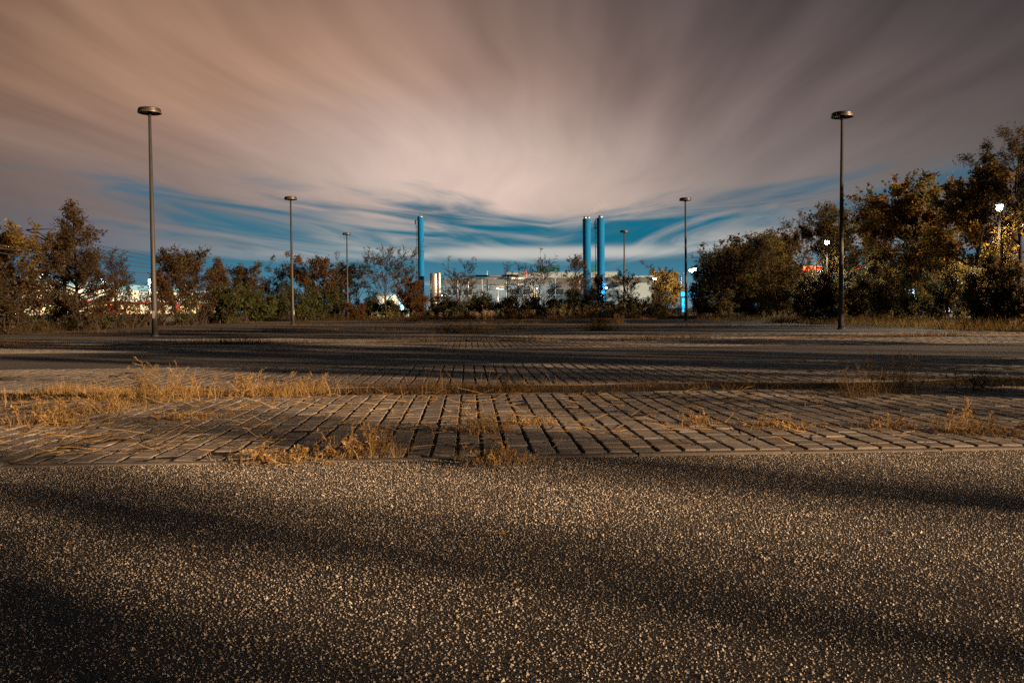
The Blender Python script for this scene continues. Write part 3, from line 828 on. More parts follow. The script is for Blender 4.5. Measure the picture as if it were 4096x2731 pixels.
for k, w in enumerate(WIRES):
    dd = (42, 63, 80)
    P = [at(px, py, d) for (px, py), d in zip(w, dd)]
    pts = []
    for j in range(13):
        t_ = j / 12
        q = P[0] * ((1 - t_) * (1 - 2 * t_)) + P[1] * (4 * t_ * (1 - t_)) + P[2] * (t_ * (2 * t_ - 1))
        pts.append(q)
    o = MB().tube(pts, 0.022, 5, smooth=True).build('overhead_wire', M['cable'])
    tag(o, ('uppermost', 'second from top', 'middle', 'second from bottom', 'lowest')[k] + ' of the five railway wires sagging across the left sky', 'wire', 'railway overhead wires')

# ------------------------------------------------------------------ lit things glimpsed through the right tree belt
cn = empty('filling_station_canopy', at(3330, 1240, 92)); cn.location.z = 0; cn.rotation_euler = (0, 0, -YAW)
def kx(px): return (px - 3330.0) / FPX * 92
za, zb2 = height_at(3330, 1084, 92), height_at(3330, 1062, 92)
MB().box(kx(3212), kx(3445), 0, 6, za, zb2).build('roof', M['dark_steel'], cn)
for a_, b_ in ((3212, 3262), (3268, 3290), (3318, 3346), (3405, 3440)): MB().box(kx(a_), kx(b_), -0.06, -0.003, za + .06, zb2 - .06).build('lit_red_letter_panel', M['sign_red'], cn)
for px in (3235, 3330, 3425):
    MB().box(kx(px) - .15, kx(px) + .15, 2, 2.3, 0, za).build('column', M['dark_steel'], cn)
for px in (3160, 3200, 3300, 3335): MB().box(kx(px) - .12, kx(px) + .12, -0.3, -0.1, za - 1.05, za - .8).build('green_light', M['sign_green'], cn)
add_light('lamp_light', cn, (0, 3, za - 0.4), 700, (0.8, 0.95, 1.0), 0.2)
tag(cn, 'filling station canopy with a glowing red fascia seen through the trees', 'canopy')
ps_ = empty('lit_pavilion', base(3745, 66), -YAW)
def qx(px): return (px - 3745.0) / FPX * 66
hp = height_at(3745, 1085, 66)
MB().box(qx(3600), qx(3900), 0.1, 6, 0, hp).build('wall', M['panel'], ps_)
MB().box(qx(3592), qx(3908), -0.3, 6.3, hp + .002, hp + .2).build('roof', M['roof_grey'], ps_)
for k in range(7):
    a_, b_ = qx(3606 + 42 * k), qx(3606 + 42 * k + 36)
    w = MB().box(a_, b_, 0.02, 0.098, 0.35, hp - .3).build('window_frame', M['dark_steel'], ps_)
    for j in range(2): MB().box(a_ + .05 + j * (b_ - a_) / 2, a_ + (j + 1) * (b_ - a_) / 2 - .04, -0.02, 0.018, 0.45, hp - .4).build('pane', M['win_blue'] if (k + j) % 3 else M['glow_cream'], w)
tag(ps_, 'pavilion with blue-white lit windows twinkling through the dark hedge', 'pavilion')
bs = empty('blue_sign', base(2752, 112), -YAW)
h1 = height_at(2752, 1165, 112)
MB().box(-1.0, 1.0, 0, 0.25, h1 - 0.7, h1).build('sign_box', M['dark_steel'], bs)
MB().box(-0.92, 0.92, -0.03, -0.002, h1 - 0.63, h1 - 0.07).build('sign_face', M['sign_blue'], bs)
for s_ in (-1, 1): MB().tube([(s_ * 0.9, .12, 0), (s_ * 0.9, .12, h1 - .7)], 0.06, 8).build('post', M['dark_steel'], bs)
MB().box(-0.75, -0.15, -0.05, 0.2, 0.4, h1 - 0.9).build('lower_panel', M['sign_blue'], bs)
tag(bs, 'glowing blue sign at the foot of the curved street lamp', 'sign')

# small lamps on the factory front, glinting on pipes and silos
for k, (px, py, lab) in enumerate(((1768, 1178, 'small white lamp by the narrow silo'), (1990, 1152, 'small white lamp among the pipes of the factory front'), (2148, 1152, 'small white lamp beside the riser pipes'), (2425, 1150, 'small white lamp at the right blue chimney'))):
    o = empty('wall_lamp', at(px, py, 153 if k < 3 else 136))
    MB().lathe([(0.05, 0.10), (0.14, 0.06), (0.16, -0.02)], n=12).build('hood', M['dark_steel'], o)
    MB().lathe([(0.03, -0.16), (0.10, -0.11), (0.13, -0.021)], n=12, smooth=True).build('bulb', M['lamp_white'], o)
    MB().tube([(0, 0, -0.02 - o.location.z + 0.02), (0, 0.22, -o.location.z + 0.02), (0, 0.22, 0.1), (0, 0.0, 0.12)], 0.035, 6).build('post', M['dark_steel'], o)
    add_light('lamp_light', o, (0, 0.5, -0.1), (420 if k < 3 else 200), (0.62, 0.92, 1.0), 0.1)
    tag(o, lab, 'lamp', 'small lamps of the factory')

# steam drifting off the left chimney of the pair
def steam():
    m, t = mat('steam')
    co = objco(t)
    x, y, z = t.sep(co)
    n = t.noise(co, 0.9, 3.0, 0.55)
    rr = t.m('ADD', t.m('MULTIPLY', y, y), t.m('MULTIPLY', z, z))
    wdt = t.lin(x, 0.0, 4.6, 0.25, 1.0)
    edge = t.ss(t.m('DIVIDE', rr, t.m('MULTIPLY', wdt, wdt)), 1.0, 0.05)
    fade = t.ss(x, 4.6, 0.2)
    d = t.m('MULTIPLY', t.m('MULTIPLY', edge, fade), t.m('MULTIPLY', t.ss(n, 0.30, 0.65), 0.42))
    v = t.node('ShaderNodeVolumePrincipled')
    t.put(v.inputs['Color'], (0.95, 0.98, 1.0)); t.put(v.inputs['Density'], d)
    t.l.new(v.outputs[0], t.out.inputs['Volume'])
    o = MB().tube([(0, 0, 0), (1.2, 0, 0), (3.0, 0, 0), (4.6, 0, 0)], [0.30, 0.5, 0.8, 1.05], 20).build('steam', m)
    a_, b_ = at(2343, 864, 142), at(2445, 800, 142)
    o.location = a_; o.rotation_euler = (b_ - a_).to_track_quat('X', 'Z').to_euler()
    tag(o, 'faint plume of steam drifting from the left chimney of the pair', 'steam', kind='stuff')
steam()

# ------------------------------------------------------------------ trees and shrubs
M['bark'] = simple('dark_bark', (0.032, 0.025, 0.021), 0.9, 0, 0.35, 4.0, 0.2)
M['twig'] = simple('twig_bark', (0.024, 0.017, 0.015), 0.9, 0, 0.3, 2.0, 0.2)
M['lf_gold'] = leafmat('golden_leaves', [(0.0, (0.040, 0.026, 0.006)), (0.4, (0.105, 0.070, 0.014)), (0.75, (0.19, 0.130, 0.026)), (1.0, (0.30, 0.21, 0.044))], 0.55)
M['lf_brown'] = leafmat('brown_leaves', [(0.0, (0.012, 0.008, 0.004)), (0.5, (0.031, 0.020, 0.008)), (1.0, (0.072, 0.046, 0.016))], 0.35)
M['lf_rust'] = leafmat('russet_leaves', [(0.0, (0.018, 0.009, 0.004)), (0.5, (0.048, 0.023, 0.008)), (1.0, (0.10, 0.050, 0.015))], 0.4)
M['lf_olive'] = leafmat('olive_leaves', [(0.0, (0.010, 0.015, 0.004)), (0.5, (0.028, 0.040, 0.009)), (0.85, (0.058, 0.066, 0.015)), (1.0, (0.10, 0.066, 0.016))], 0.35)
M['lf_dark'] = leafmat('dark_green_leaves', [(0.0, (0.006, 0.010, 0.004)), (0.6, (0.016, 0.023, 0.008)), (1.0, (0.036, 0.042, 0.013))], 0.3)
M['lf_pine'] = leafmat('pine_needles', [(0.0, (0.006, 0.008, 0.007)), (1.0, (0.018, 0.021, 0.015))], 0.15)
M['lf_lit'] = leafmat('lit_weed_leaves', [(0.0, (0.10, 0.10, 0.045)), (0.5, (0.26, 0.25, 0.12)), (1.0, (0.48, 0.42, 0.25))], 0.5, 1.2)  # raised leaf colour stands in for street light on the far weeds

def norm(a): return a / np.maximum(np.linalg.norm(a, axis=-1, keepdims=True), 1e-9)
def branch(P, D, L, r0, r1, m, jit, up, rng):
    """n curved branches: points (n,m+1,3) and radii (n,m+1)"""
    n = len(P)
    pts = np.empty((n, m + 1, 3)); pts[:, 0] = P
    d = norm(D)
    for j in range(m):
        d = norm(d + rng.normal(0, jit, (n, 3)) + np.array([0, 0, up]))
        pts[:, j + 1] = pts[:, j] + d * (L / m)[:, None]
    tt = np.linspace(0, 1, m + 1)
    rad = r0[:, None] * (1 - tt) + r1[:, None] * tt
    return pts, rad
def sprout(pts, rad, c, s0, s1, ang, rng, lf, tw=1.0):
    """c children on each branch between fractions s0 and s1"""
    n, m1, _ = pts.shape
    s = rng.uniform(s0, s1, (n, c)) * (m1 - 1)
    i = np.minimum(s.astype(int), m1 - 2); f = (s - i)[..., None]
    rows = np.arange(n)[:, None]
    p = pts[rows, i] * (1 - f) + pts[rows, i + 1] * f
    d = norm(pts[rows, i + 1] - pts[rows, i])
    a = rng.normal(size=(n, c, 3)); a = norm(a - (a * d).sum(-1, keepdims=True) * d)
    th = np.radians(rng.uniform(ang * 0.65, ang * 1.25, (n, c, 1)))
    nd = d * np.cos(th) + a * np.sin(th)
    blen = np.linalg.norm(np.diff(pts, axis=1), axis=2).sum(1)
    L = blen[:, None] * lf * (1.05 - 0.55 * s / (m1 - 1)) * rng.uniform(0.6, 1.2, (n, c))
    r = np.minimum(rad[rows, i] * 0.6 * tw, 10)
    return p.reshape(-1, 3), nd.reshape(-1, 3), L.ravel(), r.ravel()
def prisms(pts, rad, k):
    """k-sided prisms round the branches -> V, F (quads)"""
    n, m1, _ = pts.shape
    d = np.empty_like(pts); d[:, :-1] = np.diff(pts, axis=1); d[:, -1] = d[:, -2]; d = norm(d)
    ref = np.where(np.abs(d[:, :1, 2:3]) > 0.8, np.array([1.0, 0, 0]), np.array([0, 0, 1.0]))
    u = norm(np.cross(d, np.broadcast_to(ref, d.shape))); w = np.cross(d, u)
    a = np.arange(k) * 2 * np.pi / k
    V = pts[:, :, None] + (u[:, :, None] * np.cos(a)[None, None, :, None] + w[:, :, None] * np.sin(a)[None, None, :, None]) * rad[:, :, None, None]
    idx = np.arange(n * m1 * k).reshape(n, m1, k)
    nx = np.roll(idx, -1, axis=2)
    F = np.stack([idx[:, :-1], nx[:, :-1], nx[:, 1:], idx[:, 1:]], axis=-1).reshape(-1, 4)
    return V.reshape(-1, 3), F
def leaves(C, size, rng, droop=0.0, aspect=0.62):
    n = len(C)
    d = norm(rng.normal(size=(n, 3)) + np.array([0, 0, -droop]))
    a = norm(np.cross(d, rng.normal(size=(n, 3))))
    s = size * rng.uniform(0.55, 1.35, n)
    tip = C + d * s[:, None]
    w = a * (s * aspect * 0.55)[:, None]
    V = np.stack([C + w + d * (s * 0.3)[:, None], tip, C - w], axis=1)
    return V.reshape(-1, 3), np.arange(n * 3).reshape(-1, 3)
def pack(parts):
    """joins (V, F, material) pieces: all quads first, then all triangles"""
    V, F, I, o = [], {4: [], 3: []}, {4: [], 3: []}, 0
    for v, f, mi in parts:
        k = f.shape[1]
        V.append(v); F[k].append(f + o); I[k].append(np.full(len(f), mi)); o += len(v)
    return np.vstack(V), [np.vstack(F[k]) for k in (4, 3) if F[k]], np.concatenate([i for k in (4, 3) for i in I[k]])

def tree(name, loc, H, Wd, style, leafm, nleaf, lsize, seed, label, cat='tree', group=None, lean=0.0, twigw=1.0):
    rng = np.random.default_rng(seed)
    root = empty(name, loc)
    r_tr = 0.012 * H + 0.03
    if style == 'shrub': nleaf = int(nleaf * 1.0); lsize *= 1.24
    elif style == 'broad': nleaf = int(nleaf * 1.05); lsize *= 1.18
    elif style == 'pine': nleaf = int(nleaf * 1.25); lsize *= 1.12
    elif style == 'cone': nleaf = int(nleaf * 1.7)
    m0 = 10
    if style == 'shrub':
        n0 = 9
        D0 = rng.normal(size=(n0, 3)) * np.array([Wd / H * 0.75, Wd / H * 0.75, 0]) + np.array([0, 0, 1.0])
        P0 = rng.normal(size=(n0, 3)) * np.array([0.18 * Wd, 0.18 * Wd, 0]); P0[:, 2] = -0.05
        L0 = H * rng.uniform(0.62, 1.0, n0)
        t0, q0 = branch(P0, D0, L0, np.full(n0, 0.03 + 0.004 * H), np.full(n0, 0.008), 6, 0.10, 0.06, rng)
        p, d, L, r = sprout(t0, q0, 7, 0.12, 1.0, 52, rng, 0.42)
        t1, q1 = branch(p, d, L, np.maximum(r, .008), np.full(len(p), 0.005), 4, 0.18, 0.05, rng)
        p, d, L, r = sprout(t1, q1, 5, 0.2, 1.0, 50, rng, 0.5)
        t2, q2 = branch(p, d, L, np.full(len(p), 0.007), np.full(len(p), 0.004), 2, 0.25, 0.03, rng)
        lv = [(t2, 0.75), (t1, 0.25)]
        trunk = [(t0, q0, 5), (t1, q1, 4)]; fine = [(t2, q2, 3)]
    else:
        nT = {'vase': 1, 'bare': 1, 'cone': 1, 'broad': 1, 'pine': 1}[style]
        P0 = np.zeros((1, 3)); P0[:, 2] = -0.1
        D0 = np.array([[lean, 0.0 if style == 'cone' else rng.normal(0, 0.03), 1.0]])
        cone = style == 'cone'
        t0, q0 = branch(P0, D0, np.array([H * {'cone': 0.98, 'vase': 0.60, 'bare': 0.78}.get(style, 0.90)]), np.array([r_tr]), np.array([0.012]), m0, 0.010 if cone else 0.055, 0.05, rng)
        n1 = {'vase': 17, 'bare': 20, 'cone': 84, 'broad': 24, 'pine': 17}[style]
        lo = {'vase': 0.14, 'bare': 0.22, 'cone': 0.06, 'broad': 0.20, 'pine': 0.42}[style]
        tt = np.sort(rng.uniform(lo, 0.97, n1)); tt[0] = lo
        if cone: tt = np.linspace(lo, 0.975, n1)
        env = {'vase': lambda t: 0.40 + 0.75 * np.sin(np.pi * np.clip((t - 0.02) * 0.95, 0, 1)),
               'bare': lambda t: 0.35 + 0.75 * np.sin(np.pi * np.clip(t * 0.98, 0, 1)),
               'cone': lambda t: np.clip(1.12 - 1.06 * t, 0.06, 1) ** 1.1 * np.clip(0.55 + 2.2 * t, 0, 1),
               'broad': lambda t: 0.30 + 0.80 * np.sin(np.pi * np.clip(0.12 + t * 0.82, 0, 1)),
               'pine': lambda t: 0.55 + 0.5 * np.sin(np.pi * np.clip((t - 0.25) * 1.3, 0, 1))}[style]
        s = tt * m0; i = np.minimum(s.astype(int), m0 - 1); f = (s - i)[:, None]
        P = t0[0, i] * (1 - f) + t0[0, i + 1] * f
        azm = np.arange(n1) * 2.399 + rng.uniform(-.5, .5, n1)
        ang = np.radians({'vase': 50, 'bare': 55, 'cone': 72, 'broad': 58, 'pine': 66}[style] * ((1.25 - 0.75 * tt) if style == 'vase' else (1.12 - 0.55 * tt)) * rng.uniform(0.75, 1.2, n1))
        if cone: ang = np.radians(rng.uniform(66, 88, n1) - 22 * tt)
        D = np.stack([np.cos(azm) * np.sin(ang), np.sin(azm) * np.sin(ang), np.cos(ang)], 1)
        reach = env(tt) * Wd * (rng.uniform(0.85, 1.1, n1) if cone else rng.uniform(0.72, 1.15, n1))
        L = np.minimum(reach / np.maximum(np.sin(ang), 0.35), np.maximum(H * 1.03 - P[:, 2], 0.08 * H) / np.maximum(np.cos(ang) * 0.9, 0.25))
        if style in ('vase', 'bare'): L = np.maximum(L, 0.30 * H) * rng.uniform(0.85, 1.1, n1)
        r1 = r_tr * (1 - tt) * 0.55 + 0.014
        t1, q1 = branch(P, D, L, r1, np.full(n1, 0.008), 6, 0.05 if cone else 0.10, {'vase': 0.13, 'bare': 0.11, 'cone': 0.035, 'broad': 0.09, 'pine': 0.08}[style], rng)
        c2 = {'vase': 8, 'bare': 7, 'cone': 6, 'broad': 7, 'pine': 6}[style]
        p, d, L2, r2 = sprout(t1, q1, c2, 0.18, 1.0, 42, rng, 0.36 if cone else 0.48)
        t2, q2 = branch(p, d, L2, np.maximum(r2 * 0.8, .010), np.full(len(p), 0.006), 3, 0.14, 0.07, rng)
        c3 = 6 if style in ('vase', 'bare') else 2 if name in ('belt_tree', 'shade_belt_tree') or cone else 3
        p, d, L3, r3 = sprout(t2, q2, c3, 0.2, 1.0, 40, rng, 0.52)
        t3, q3 = branch(p, d, L3, np.maximum(r3 * 0.7, .008) * twigw, np.full(len(p), 0.0045) * twigw, 2, 0.16, 0.06, rng)
        trunk = [(t0, q0, 9), (t1, q1, 5)]; fine = [(t2, q2, 3), (t3, q3, 3)]
        lv = [(t3, 0.72), (t2, 0.28)]
        if style in ('vase', 'bare'):
            p, d, L4, r4 = sprout(t3, q3, 2, 0.3, 1.0, 38, rng, 0.6)
            t4, q4 = branch(p, d, L4, np.full(len(p), 0.006) * twigw, np.full(len(p), 0.004) * twigw, 1, 0.15, 0.05, rng)
            fine.append((t4, q4, 3)); lv = [(t4, 0.6), (t3, 0.4)]
    # bring the grown crown to the wanted height and spread
    allp = np.vstack([t_.reshape(-1, 3) for t_, q_, k_ in fine])
    fz_ = H / np.percentile(allp[:, 2], 99.6)
    c_ = allp[:, :2].mean(0) * (0.0 if style == 'cone' else 0.6)
    fx_ = Wd / np.percentile(np.hypot(allp[:, 0] - c_[0], allp[:, 1] - c_[1]), 95)
    for t_, q_, k_ in trunk + fine:
        t_[..., 2] *= fz_
        hf = np.clip(t_[..., 2] / (0.25 * H), 0, 1)
        t_[..., 0] = t_[..., 0] * fx_ - c_[0] * fx_ * hf; t_[..., 1] = t_[..., 1] * fx_ - c_[1] * fx_ * hf
    V, F, I = pack([(*prisms(t_, q_, k_), 0) for t_, q_, k_ in trunk])
    np_obj('trunk', V, F, M['bark'], root, smooth=True)
    parts = [(*prisms(t_, q_, k_), 0) for t_, q_, k_ in fine]
    if nleaf:
        Cs = []
        for t_, share in lv:
            k = int(nleaf * share)
            n, m1, _ = t_.shape
            # some twigs carry many leaves, some none
            wgt = rng.gamma(6.0 if style == 'cone' else 1.2 if nleaf < 3000 and style != 'shrub' else 2.6, 1.0, n); wgt *= np.linalg.norm(np.diff(t_, axis=1), axis=2).sum(1) ** 1.2; wgt /= wgt.sum()
            b_ = rng.choice(n, k, p=wgt); ss_ = rng.uniform(0.15, 1.0, k) * (m1 - 1)
            i = np.minimum(ss_.astype(int), m1 - 2); f = (ss_ - i)[:, None]
            c = t_[b_, i] * (1 - f) + t_[b_, i + 1] * f
            Cs.append(c + rng.normal(0, (0.13 if style == 'pine' else 0.06 + lsize * 0.35), c.shape))
        C = np.vstack(Cs)
        C[:, 2] = np.maximum(C[:, 2], 0.03)
        parts.append((*leaves(C, lsize, rng, 0.35, 0.30 if style == 'pine' else 0.66), 1))
    V, F, I = pack(parts)
    np_obj('crown', V, F, [M['twig'], M[leafm]], root, midx=I)
    tag(root, label, cat, group)
    return root

def px_tree(name, px, ytop, hw, d, style, leafm, nleaf, lsize, label, seed, **kw):
    b = base(px, d)
    b.z = -0.04
    return tree(name, b, height_at(px, ytop, d) + 0.05, hw / FPX * d, style, leafm, nleaf, lsize, seed, label, **kw)

GL, GB, GR = 'trees along the left verge', 'trees behind the far end of the lot', 'trees of the right belt'
TREES = [
 # left verge
 ('golden_tree', 40, 885, 190, 54, 'broad', 'lf_gold', 9000, 0.16, 'tall golden-leaved tree at the left edge behind the overhead line', GL, 'tree'),
 ('brown_tree', 50, 1035, 110, 45, 'broad', 'lf_brown', 2600, 0.13, 'shorter dark brown tree at the left edge before the golden one', GL, 'tree'),
 ('conical_tree', 312, 812, 185, 48, 'cone', 'lf_brown', 17000, 0.11, 'tall conical brown-leaved tree with a pointed top on the left verge', GL, 'tree'),
 ('sapling', 470, 1005, 62, 54, 'bare', 'lf_brown', 420, 0.12, 'thin nearly bare sapling right of the conical tree', GL, 'tree'),
 ('brown_tree', 655, 1082, 52, 60, 'broad', 'lf_rust', 3200, 0.12, 'small russet tree just behind the nearest left lamp pole', GL, 'tree'),
 ('brown_tree', 705, 995, 85, 63, 'broad', 'lf_brown', 5600, 0.14, 'dense brown tree right of the nearest left lamp, left one of two', GL, 'tree'),
 ('brown_tree', 785, 1000, 75, 66, 'broad', 'lf_brown', 5200, 0.14, 'dense brown tree with bare tips, right one of two beside the lamp', GL, 'tree'),
 ('brown_tree', 880, 1030, 68, 72, 'cone', 'lf_rust', 7000, 0.15, 'narrow pointed russet tree midway between the two nearer left lamps', GL, 'tree'),
 ('rounded_tree', 985, 1058, 66, 80, 'broad', 'lf_brown', 7000, 0.16, 'round-topped brown tree above the green bush on the left', GL, 'tree'),
 ('bare_tree', 1085, 1078, 60, 92, 'vase', 'lf_brown', 900, 0.16, 'low thinly leaved tree left of the middle left lamp', GL, 'tree'),
 ('dark_tree', 1172, 1028, 78, 95, 'bare', 'lf_dark', 3000, 0.17, 'dark half-bare tree directly behind the middle left lamp', GL, 'tree'),
 ('brown_tree', 1285, 1020, 105, 90, 'broad', 'lf_rust', 9500, 0.16, 'wide rust-brown tree between the middle and farthest left lamps', GL, 'tree'),
 ('bare_tree', 1438, 1008, 85, 95, 'vase', 'lf_brown', 1100, 0.16, 'bare tree right behind the farthest left lamp', GB, 'tree'),
 ('dark_tree', 1385, 1055, 50, 93, 'broad', 'lf_dark', 2600, 0.16, 'dark leafy tree touching the farthest left lamp pole', GB, 'tree'),
 ('bare_tree', 1545, 984, 115, 90, 'vase', 'lf_brown', 500, 0.15, 'largest bare tree, spreading before the lit shed', GB, 'tree'),
 ('bare_tree', 1640, 1045, 55, 100, 'vase', 'lf_brown', 300, 0.15, 'bare tree just left of the single blue chimney', GB, 'tree'),
 ('brown_tree', 1655, 1120, 62, 92, 'broad', 'lf_rust', 4800, 0.16, 'low russet tree at the foot of the single blue chimney', GB, 'tree'),
 ('bare_tree', 1845, 1028, 78, 100, 'vase', 'lf_brown', 0, 0.15, 'bare tree before the left end of the factory', GB, 'tree'),
 ('bare_tree', 2065, 1048, 60, 106, 'vase', 'lf_brown', 60, 0.15, 'small bare tree below the left end of the white roof storey', GB, 'tree'),
 ('bare_tree', 2160, 994, 80, 100, 'vase', 'lf_brown', 80, 0.15, 'tall bare tree in front of the teal rooftop unit', GB, 'tree'),
 ('russet_tree', 2320, 1020, 62, 101, 'bare', 'lf_rust', 1500, 0.17, 'reddish half-bare tree leaning on the left chimney of the pair', GB, 'tree'),
 ('russet_tree', 2398, 1090, 32, 104, 'broad', 'lf_brown', 1200, 0.15, 'small brown tree between the paired chimneys', GB, 'tree'),
 ('russet_tree', 2512, 1078, 62, 102, 'bare', 'lf_rust', 800, 0.16, 'reddish twiggy tree behind the farthest right lamp', GB, 'tree'),
 ('bare_tree', 2640, 1046, 66, 97, 'vase', 'lf_brown', 40, 0.15, 'dark bare tree silhouetted against the brightly lit golden tree', GB, 'tree'),
 ('golden_tree', 2672, 1085, 58, 168, 'broad', 'lf_gold', 7000, 0.32, 'floodlit orange-gold tree right of the factory', GB, 'tree'),
 ('golden_tree', 2618, 1074, 40, 174, 'cone', 'lf_gold', 3500, 0.30, 'floodlit golden treetop showing over the factory corner', GB, 'tree'),
 # right belt
 ('bare_tree', 2855, 972, 95, 88, 'vase', 'lf_brown', 350, 0.15, 'bare tree right of the middle right lamp, first of the right belt', GR, 'tree'),
 ('bare_tree', 2950, 995, 66, 84, 'vase', 'lf_brown', 500, 0.15, 'second bare tree of the right belt, lower than its neighbours', GR, 'tree'),
 ('pine_tree', 3040, 935, 80, 80, 'pine', 'lf_pine', 7000, 0.17, 'smaller dark pine among the bare trees of the right belt', GR, 'tree'),
 ('bare_tree', 3110, 908, 70, 86, 'bare', 'lf_brown', 500, 0.15, 'bare tree with fanned branches right of the smaller pine', GR, 'tree'),
 ('russet_tree', 3195, 855, 90, 76, 'vase', 'lf_rust', 2600, 0.15, 'russet half-bare tree left of the tall dark pine', GR, 'tree'),
 ('pine_tree', 3320, 810, 112, 70, 'pine', 'lf_pine', 14000, 0.16, 'tall dark pine behind the nearest right lamp pole', GR, 'tree'),
 ('bare_tree', 3478, 795, 62, 68, 'bare', 'lf_brown', 400, 0.14, 'slender bare tree just right of the nearest right lamp pole', GR, 'tree'),
 ('golden_tree', 3615, 735, 150, 54, 'broad', 'lf_gold', 17000, 0.15, 'orange-brown tree with spiky top in the middle of the right belt', GR, 'tree'),
 ('golden_tree', 3895, 640, 190, 46, 'broad', 'lf_gold', 20000, 0.145, 'largest golden tree near the right edge', GR, 'tree'),
 ('bare_tree', 3765, 900, 80, 50, 'vase', 'lf_gold', 1600, 0.12, 'thin yellow-leaved tree between the orange-brown and the largest golden tree', GR, 'tree'),
 ('pine_tree', 4085, 500, 195, 44, 'pine', 'lf_pine', 20000, 0.13, 'towering dark pine cut by the right edge', GR, 'tree'),
 ('bare_tree', 4010, 760, 110, 47, 'vase', 'lf_gold', 2600, 0.11, 'twiggy tree with yellow leaves below the blazing street lamp', GR, 'tree'),
]
for i, (nm, px, yt, hw, d, st, lm, nl, ls, lab, gr, ct) in enumerate(TREES):
    px_tree(nm, px, yt, hw, d, st, lm, nl, ls, lab, 500 + i * 7, group=gr, cat=ct, twigw=1.2 if d < 70 else 3.0)

